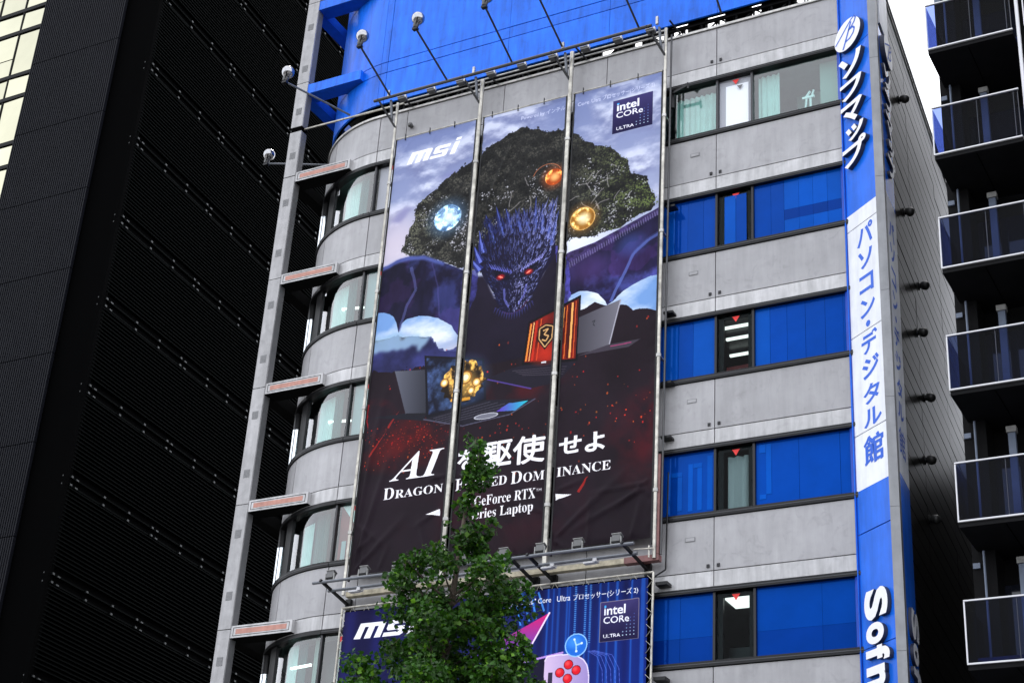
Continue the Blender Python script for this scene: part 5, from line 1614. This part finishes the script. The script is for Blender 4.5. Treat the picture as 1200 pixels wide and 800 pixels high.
# upper rack
ur = thing('upper_light_rack', (-20.3, -.75, 31), 'dark tube rack on brackets running along the parapet above the dragon banner', 'light rack')
MB().tube((-25.0, -.75, 31.18), (-15.8, -.75, 31.18), .05, 8).build('rail', MT['tube'], ur, True)
for x in (-24.35, -21.395, -18.445, -15.50):
    MB().bar((x - .45 if x > -16 else x - .5, -.78, 31.2), (x + .02, -.42, 30.22), .05, .05).build('strut', MT['black'], ur)
    MB().bar((x - .12, -.45, 30.5), (x - .12, -.62, 31.16), .06, .06).build('post', MT['tubelt'], ur)
    MB().box(x - .16, x - .09, -.79, -.72, 31.16, 31.42).build('post_cap', MT['steel'], ur)
    MB().bar((x + .25, -.75, 31.18), (x + .28, -.05, 31.2), .04, .04).build('strut', MT['black'], ur)
for i in range(9):
    x = -24.0 + 1.02 * i
    small_flood(x, -.74, 31.14, 'small shaded floodlight under the upper rack, %s' % ['at its left end over the first strip', 'second from its left end', 'just left of the second banner pole', 'just right of the second banner pole', 'over the middle of the second strip', 'left of the third banner pole', 'right of the third banner pole', 'over the middle of the third strip', 'at its right end'][i], 'small floodlights under the upper rack', False, 'rack_floodlight')

# lower rack
lr = thing('lower_light_rack', (-20.3, -1.1, 15.6), 'dark double tube rack with brackets carrying small floodlights below the dragon banner', 'light rack')
MB().tube((-24.86, -1.1, 15.66), (-15.72, -1.1, 15.66), .042, 8).build('rail', MT['tubelt'], lr, True)
MB().tube((-24.62, -.72, 15.55), (-15.8, -.72, 15.55), .042, 8).build('rail', MT['tubelt'], lr, True)
for x in (-24.5, -21.7, -18.95, -18.45, -15.92):
    MB().bar((x - .10, -1.16, 15.70), (x + .12, -.1, 15.34), .06, .07).build('strut', MT['black'], lr)
    MB().box(x + .04, x + .20, -.12, -.02, 15.2, 15.5).build('foot_plate', MT['black'], lr)
MB().tube((-15.9, -.72, 15.66), (-15.5, -.5, 15.72), .02, 6).tube((-15.6, -.5, 15.5), (-15.6, -.5, 15.8), .02, 6).build('strut', MT['pole'], lr)
where = ['left of the dragon banner', 'in front of the lower left banner corner', 'left of the tree top, half hidden by leaves', 'beside the tree, behind leaves', 'just right of the tree crown', 'left of the third banner pole', 'right of the third banner pole', 'under the third strip', 'nearest to the right end']
for i in range(9):
    x = -24.35 + 1.02 * i
    small_flood(x, -1.12, 15.70, 'square floodlight standing on the lower rack %s' % where[i], 'small floodlights on the lower rack', True, 'rack_floodlight')
for x in (-23.8, -18.2, -17.05):
    MB().box(x - .16, x + .14, -.76, -.62, 15.44, 15.48).box(x + .10, x + .2, -.78, -.60, 15.46, 15.54).build('ballast_box', MT['railw'], lr)
# ------------------------------------------------------------------ dark apartment block on the right
ap = thing('apartment_block', (-3, 2, 0), 'dark apartment block at the right edge with stacked glass balconies framed in white', 'apartment building')
AX0 = -7.98
MB().obox((AX0, .2), DS, DN, (0, 13.5), (0, 13), 0, 33.5).build('wall', MT['apart'], ap)
MB().box(-18, 5, 33, 42, 0, 31).build('reflection_blocker', MT['apart'], ap)  # unseen block added to darken what the side wall reflects
MB().box(AX0, AX0 + .5, -.5, .2, 0, 33.5).build('wing_wall', MT['apart'], ap)
for i in range(10):
    z = 3.05 * i + 2.68                  # slab top of this balcony
    zt = z + 1.3
    for bx, (xa, xb_) in enumerate(((-7.86, -5.84), (-5.55, -3.2), (-2.9, -.6))):
        if bx and not (2 < i < 10): continue
        bal = MB().box(xa, xb_, -1.98, .2, z - .15, z - .02).build('balcony', MT['apslab'], ap)
        if bx == 0: bal['label'] = 'glass fronted balcony, number %d up' % (i + 1) if False else bal.get('label', '')
        if 'label' in bal and not bal['label']: del bal['label']
        for gx in (xa + .95, ):
            MB().box(gx - .01, gx + .01, -1.9, .2, z - .156, z - .151).build('soffit_joint', MT['core'], bal)
        n = 3
        ws = [xa + .02, xa + 1.05, xa + 1.9, xb_ - .02] if bx == 0 else [xa + .02, xa + .8, xa + 1.6, xb_ - .02]
        for q in range(3):
            if ws[q + 1] - ws[q] > .05:
                MB().box(ws[q] + .008, ws[q + 1] - .008, -2.0, -1.985, z + .0, zt - .03).build('glass_panel', G_BAL, bal)
                MB().box(ws[q + 1] - .012, ws[q + 1] + .006, -1.984, -1.95, z, zt - .03).build('post', MT['lampbody'], bal)
        MB().box(xa + .008, xa + .018, -1.97, -.3, z, zt - .03).build('glass_panel', G_BAL, bal)
        MB().box(xa - .01, xb_ + .01, -2.03, -1.975, zt - .022, zt + .008).build('handrail', MT['railw'], bal)
        MB().box(xa - .01, xb_ + .01, -2.03, -1.981, z - .045, z - .012).build('bottom_rail', MT['railw'], bal)
        MB().box(xa - .012, xa + .016, -2.025, -1.986, z - .004, zt - .03).build('corner_post', MT['railw'], bal)
        # door, partition and pipe at the back
        MB().box(xa + .35, xb_ - .25, .17, .19, z + .05, z + 2.3).build('window', MT['apglass'], bal)
        MB().box(xa + .83, xa + .99, -.42, -.30, z + .08, z + 2.55).build('partition_post', MT['partn'], bal)
        MB().box(xa + .80, xa + 1.02, -.45, -.27, z + 2.56, z + 2.70).build('partition_cap', MT['visor'], bal)
        MB().tube((xa + .16, -.62, z - .02), (xa + .16, -.62, z + 2.85), .028, 6).build('drain_pipe', MT['partn'], bal)
        MB().box(xa - .10, xa + .05, -.55, -.40, z + 2.50, z + 2.62).build('wall_lamp', MT['partn'], bal)
        MB().box(xa + .02, xb_ - .03, -1.2, -.9, z - .015, z + .33).build('kerb_box', MT['apbox'], bal)
MB().tube((-5.70, -2.0, 0), (-5.70, -2.0, 33.5), .045, 8).build('drain_pipe', MT['railw'], ap, True)
# ------------------------------------------------------------------ black louvred building on the left
lbd = thing('black_louvre_building', (-46, 5, 0), 'huge black louvred building on the left with bright cream windows at the picture edge', 'office building')
ZT = 75
IX = -40.45                                   # inner corner where the louvred side starts
MB().box(-42.1, IX - .04, 5.12, 5.3, 0, ZT).build('wall', MT['core'], lbd)
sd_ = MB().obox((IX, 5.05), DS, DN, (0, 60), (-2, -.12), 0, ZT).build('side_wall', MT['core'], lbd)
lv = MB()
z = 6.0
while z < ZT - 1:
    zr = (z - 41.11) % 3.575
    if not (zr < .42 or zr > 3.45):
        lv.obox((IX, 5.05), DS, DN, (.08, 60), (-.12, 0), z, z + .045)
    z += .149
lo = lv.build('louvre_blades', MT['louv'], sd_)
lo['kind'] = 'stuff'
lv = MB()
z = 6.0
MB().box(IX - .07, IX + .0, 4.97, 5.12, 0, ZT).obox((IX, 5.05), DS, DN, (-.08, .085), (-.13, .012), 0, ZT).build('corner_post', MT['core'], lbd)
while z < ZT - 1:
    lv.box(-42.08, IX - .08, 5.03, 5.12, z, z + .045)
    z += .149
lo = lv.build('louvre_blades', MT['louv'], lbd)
lo['kind'] = 'stuff'
k = -8
while 41.11 + 3.575 * k < ZT - 2:
    zc = 41.11 + 3.575 * k
    if zc > 8:
        o = MB().obox((IX, 5.05), DS, DN, (-.02, 60), (-.10, -.02), zc + .16, zc + .22).obox((IX, 5.05), DS, DN, (-.02, 60), (-.10, -.02), zc - .16, zc - .10).build('slot_rail', MT['louv'], sd_)
        b = MB()
        s = .15
        i = 0
        while s < 40:
            for zz in (-.16, .14):
                b.obox((IX, 5.05), DS, DN, (s, s + .11), (-.04, .05), zc + zz, zc + zz + .07)
            if i % 3 == 0:
                for zz in (-.16, .14):
                    b.obox((IX, 5.05), DS, DN, (s + .3, s + .45), (-.04, .04), zc + zz, zc + zz + .05)
            s += 1.55 if i % 3 else 1.95
            i += 1
        for xx in (IX - .2, IX - 1.35):
            for zz in (-.16, .14):
                b.box(xx, xx + .08, 5.0, 5.05, zc + zz, zc + zz + .05)
        o = b.build('louvre_brackets', MT['bolt'], sd_)
        o['kind'] = 'stuff'
    k += 1
# charcoal ribbed panel strip
seam = [42.73 + 3.585 * i for i in range(-11, 9)]
bk = MB().box(-46.85, -42.1, 4.85, 20, 0, ZT).build('panel_backing', MT['core'], lbd)
for a, b in zip(seam[:-1], seam[1:]):
    if a < 5: continue
    p = MB()
    p.box(-46.82, -42.1, 4.75, 4.86, a + .015, b - .015)
    p = p.build('charcoal_panel', MT['bpanel'], lbd)
    r_ = MB()
    x = -46.78
    while x < -42.15:
        r_.box(x, x + .055, 4.715, 4.749, a + .02, b - .02)
        x += .11
    o = r_.build('panel_ribs', MT['bpanel'], p)
    o['kind'] = 'stuff'
# bright windows at the far left
MB().box(-60, -46.86, 5.06, 20, 0, ZT).build('wall', MT['core'], lbd)
flo = [46.22 + 3.57 * i for i in range(-7, 6)]
for z in flo:
    fr = MB()
    for (zz, hh) in ((z, .09), (z - 1.18, .09)):
        fr.box(-60, -46.86, 4.9, 5.06, zz - hh, zz + hh)
    win = fr.build('window_frame', MT['wfb'], lbd)
    xs = [-46.86, -48.22, -49.72, -51.2, -52.7, -54.2]
    for i in range(len(xs) - 1):
        for (a, b, sub) in ((z - 1.09, z - .09, False), (z - 3.57 + .09, z - 1.27, True)):
            mid = a + (b - a) * (.42 if (i + int(z)) % 2 else 1.0)
            for q0, q1 in (((a, mid), (mid, b)) if sub and mid < b - .2 else ((a, b),)):
                t1, t2 = rnd.uniform(-.012, .012), rnd.uniform(-.012, .012)
                x1, x0 = xs[i] - .03, xs[i + 1] + .03
                vs = [(x0, 4.96 + t1, q0 + .02), (x1, 4.96 - t1, q0 + .02), (x1, 4.96 - t1 + t2, q1 - .02), (x0, 4.96 + t1 + t2, q1 - .02)]
                vs += [(p[0], p[1] + .02, p[2]) for p in vs]
                MB().add(vs, [(0, 1, 2, 3), (7, 6, 5, 4), (0, 4, 5, 1), (1, 5, 6, 2), (2, 6, 7, 3), (3, 7, 4, 0)]).build('pane', MT['mirror'], win)
        MB().box(xs[i + 1] - .03, xs[i + 1] + .03, 4.92, 5.06, z - 3.48, z - .09).build('mullion', MT['wfb'], win)
# ------------------------------------------------------------------ street tree on the pavement
tt = thing('street_tree', (-15.3, -9, .14), 'slender leafy green street tree whose top covers parts of both banners', 'tree')
g = np.random.RandomState(3)
prof = [(15.05, .02, 0), (14.48, .20, .02), (13.6, .16, .2), (13.09, .36, .2), (12.8, .32, .08), (12.57, .58, .2), (12.35, 1.0, -.05), (11.9, 1.22, .1), (11.16, 1.15, .14), (10.83, 1.15, -.15), (10.14, 1.62, .28), (9.4, 1.9, .3), (8.5, 2.1, .3), (7, 2.3, .1), (5.5, 1.9, 0), (4.4, 1.2, 0)]
pz = np.array([p[0] for p in prof][::-1]); pr = np.array([p[1] for p in prof][::-1]); pc = np.array([p[2] for p in prof][::-1])
TX, TY = -15.80, -9.0
def trunk_x(z): return TX + .12 * math.sin(z * .5) + .02 * (z - 9)
wood = MB()
zz = [.0, 1.2, 2.6, 4, 6, 8, 10, 11.5, 13, 14.2, 14.9]
rr = [.26, .20, .185, .17, .15, .12, .09, .065, .04, .022, .008]
for i in range(len(zz) - 1):
    wood.tube((trunk_x(zz[i]), TY, zz[i] + .1), (trunk_x(zz[i + 1]), TY + .05 * math.sin(zz[i + 1]), zz[i + 1] + .1), rr[i], 10, rr[i + 1])
wood.build('trunk', MT['bark'], tt, True)
br = MB()
cl = []
nb = 0
z = 4.6
while z < 14.6:
    for _ in range(3 if z < 12.1 else 1):
        if z > 12.2 and g.rand() < .35:
            continue
        a = g.uniform(0, 2 * math.pi)
        r_ = np.interp(z, pz, pr) * g.uniform(.45, 1.08)
        c0 = np.interp(z, pz, pc)
        st = Vector((trunk_x(z) + c0 * .6, TY, z - .35 * r_))
        tip = Vector((trunk_x(z) + c0 + r_ * math.cos(a), TY + r_ * math.sin(a), z + .18 * r_ + g.uniform(-.1, .25)))
        mid = st.lerp(tip, .5) + Vector((0, 0, -.06 * r_))
        br.tube(st, mid, .012 + .016 * r_, 6, .010 + .008 * r_)
        br.tube(mid, tip, .010 + .008 * r_, 5, .004)
        n = max(2, int(r_ * 3.2))
        for i in range(n):
            f = (i + 1) / n
            p = mid.lerp(tip, f) if f > .3 else st.lerp(mid, .6)
            cl.append((p + Vector(g.normal(0, .10, 3)), .17 + .13 * g.rand()))
            if r_ > .8 and g.rand() < .8:
                q = p + Vector(g.normal(0, .26, 3))
                br.tube(p, q, .008, 4, .003)
                cl.append((q, .17 + .11 * g.rand()))
    z += .155 if z > 9 else .26
for zq in np.arange(12.4, 15.05, .16):                # upright leading shoots
    cl.append((Vector((trunk_x(zq) + g.normal(0, .07), TY + g.normal(0, .1), zq)), .09 + .05 * g.rand()))
for dx, za, zb_ in ((.26, 12.6, 13.9), (-.28, 12.4, 13.3), (.45, 12.2, 13.1), (-.55, 11.8, 12.5), (.10, 14.2, 14.9)):
    for zq in np.arange(za, zb_, .17):
        cl.append((Vector((trunk_x(zq) + dx + g.normal(0, .05), TY + g.normal(0, .12), zq)), .10))
br.build('branches', MT['bark'], tt, True)['kind'] = 'stuff'
# leaves: small fan shaped blades in clusters
P, S = [], []
for c, s in cl:
    n = int(50 * (s / .2) ** 2 * (1.0 if c.z > 9 else .6))
    d = g.normal(0, 1, (n, 3)); d /= np.linalg.norm(d, axis=1)[:, None]
    rad = s * (0.35 + .75 * g.rand(n, 1) ** .5)
    p = np.array(c)[None, :] + d * rad * np.array([1.05, 1.05, .85])
    P.append(p)
    S.append(np.full(n, g.uniform(.65, 1.3)))
P = np.concatenate(P); S = np.concatenate(S)
N = len(P)
nr = g.normal(0, 1, (N, 3)) + np.array([0, -.35, .9]); nr /= np.linalg.norm(nr, axis=1)[:, None]
t1 = np.cross(nr, g.normal(0, 1, (N, 3))); t1 /= np.linalg.norm(t1, axis=1)[:, None]
t2 = np.cross(nr, t1)
L = g.uniform(.034, .072, (N, 1))
fold = nr * L * .18
vs = np.stack([P - t1 * L * .9, P + t2 * L * .85 + fold + t1 * L * .1, P + t1 * L * .95, P - t2 * L * .85 + fold + t1 * L * .1], 1).reshape(-1, 3)
fc = (np.arange(N)[:, None] * 4 + np.array([[0, 2, 1, 0, 3, 2]])).reshape(-1, 3)
me = bpy.data.meshes.new('crown')
me.from_pydata(vs.tolist(), [], fc.tolist())
ca = me.color_attributes.new('leaf_tone', 'FLOAT_COLOR', 'POINT')
v = (g.uniform(.5, 1.4, N) * S)[:, None]
cc = np.array([.020, .072, .004]) * v
yl = (g.rand(N) < .13)[:, None]
cc = np.where(yl, np.array([.075, .175, .009]) * v, cc)
cc = np.concatenate([cc, np.ones((N, 1))], 1)
ca.data.foreach_set('color', np.repeat(cc, 4, 0).astype(np.float32).ravel())
me.materials.append(LEAF)
cr = bpy.data.objects.new('crown', me)
col.objects.link(cr)
cr.parent = tt
cr.matrix_parent_inverse = tt.matrix_basis.inverted()
cr['kind'] = 'stuff'
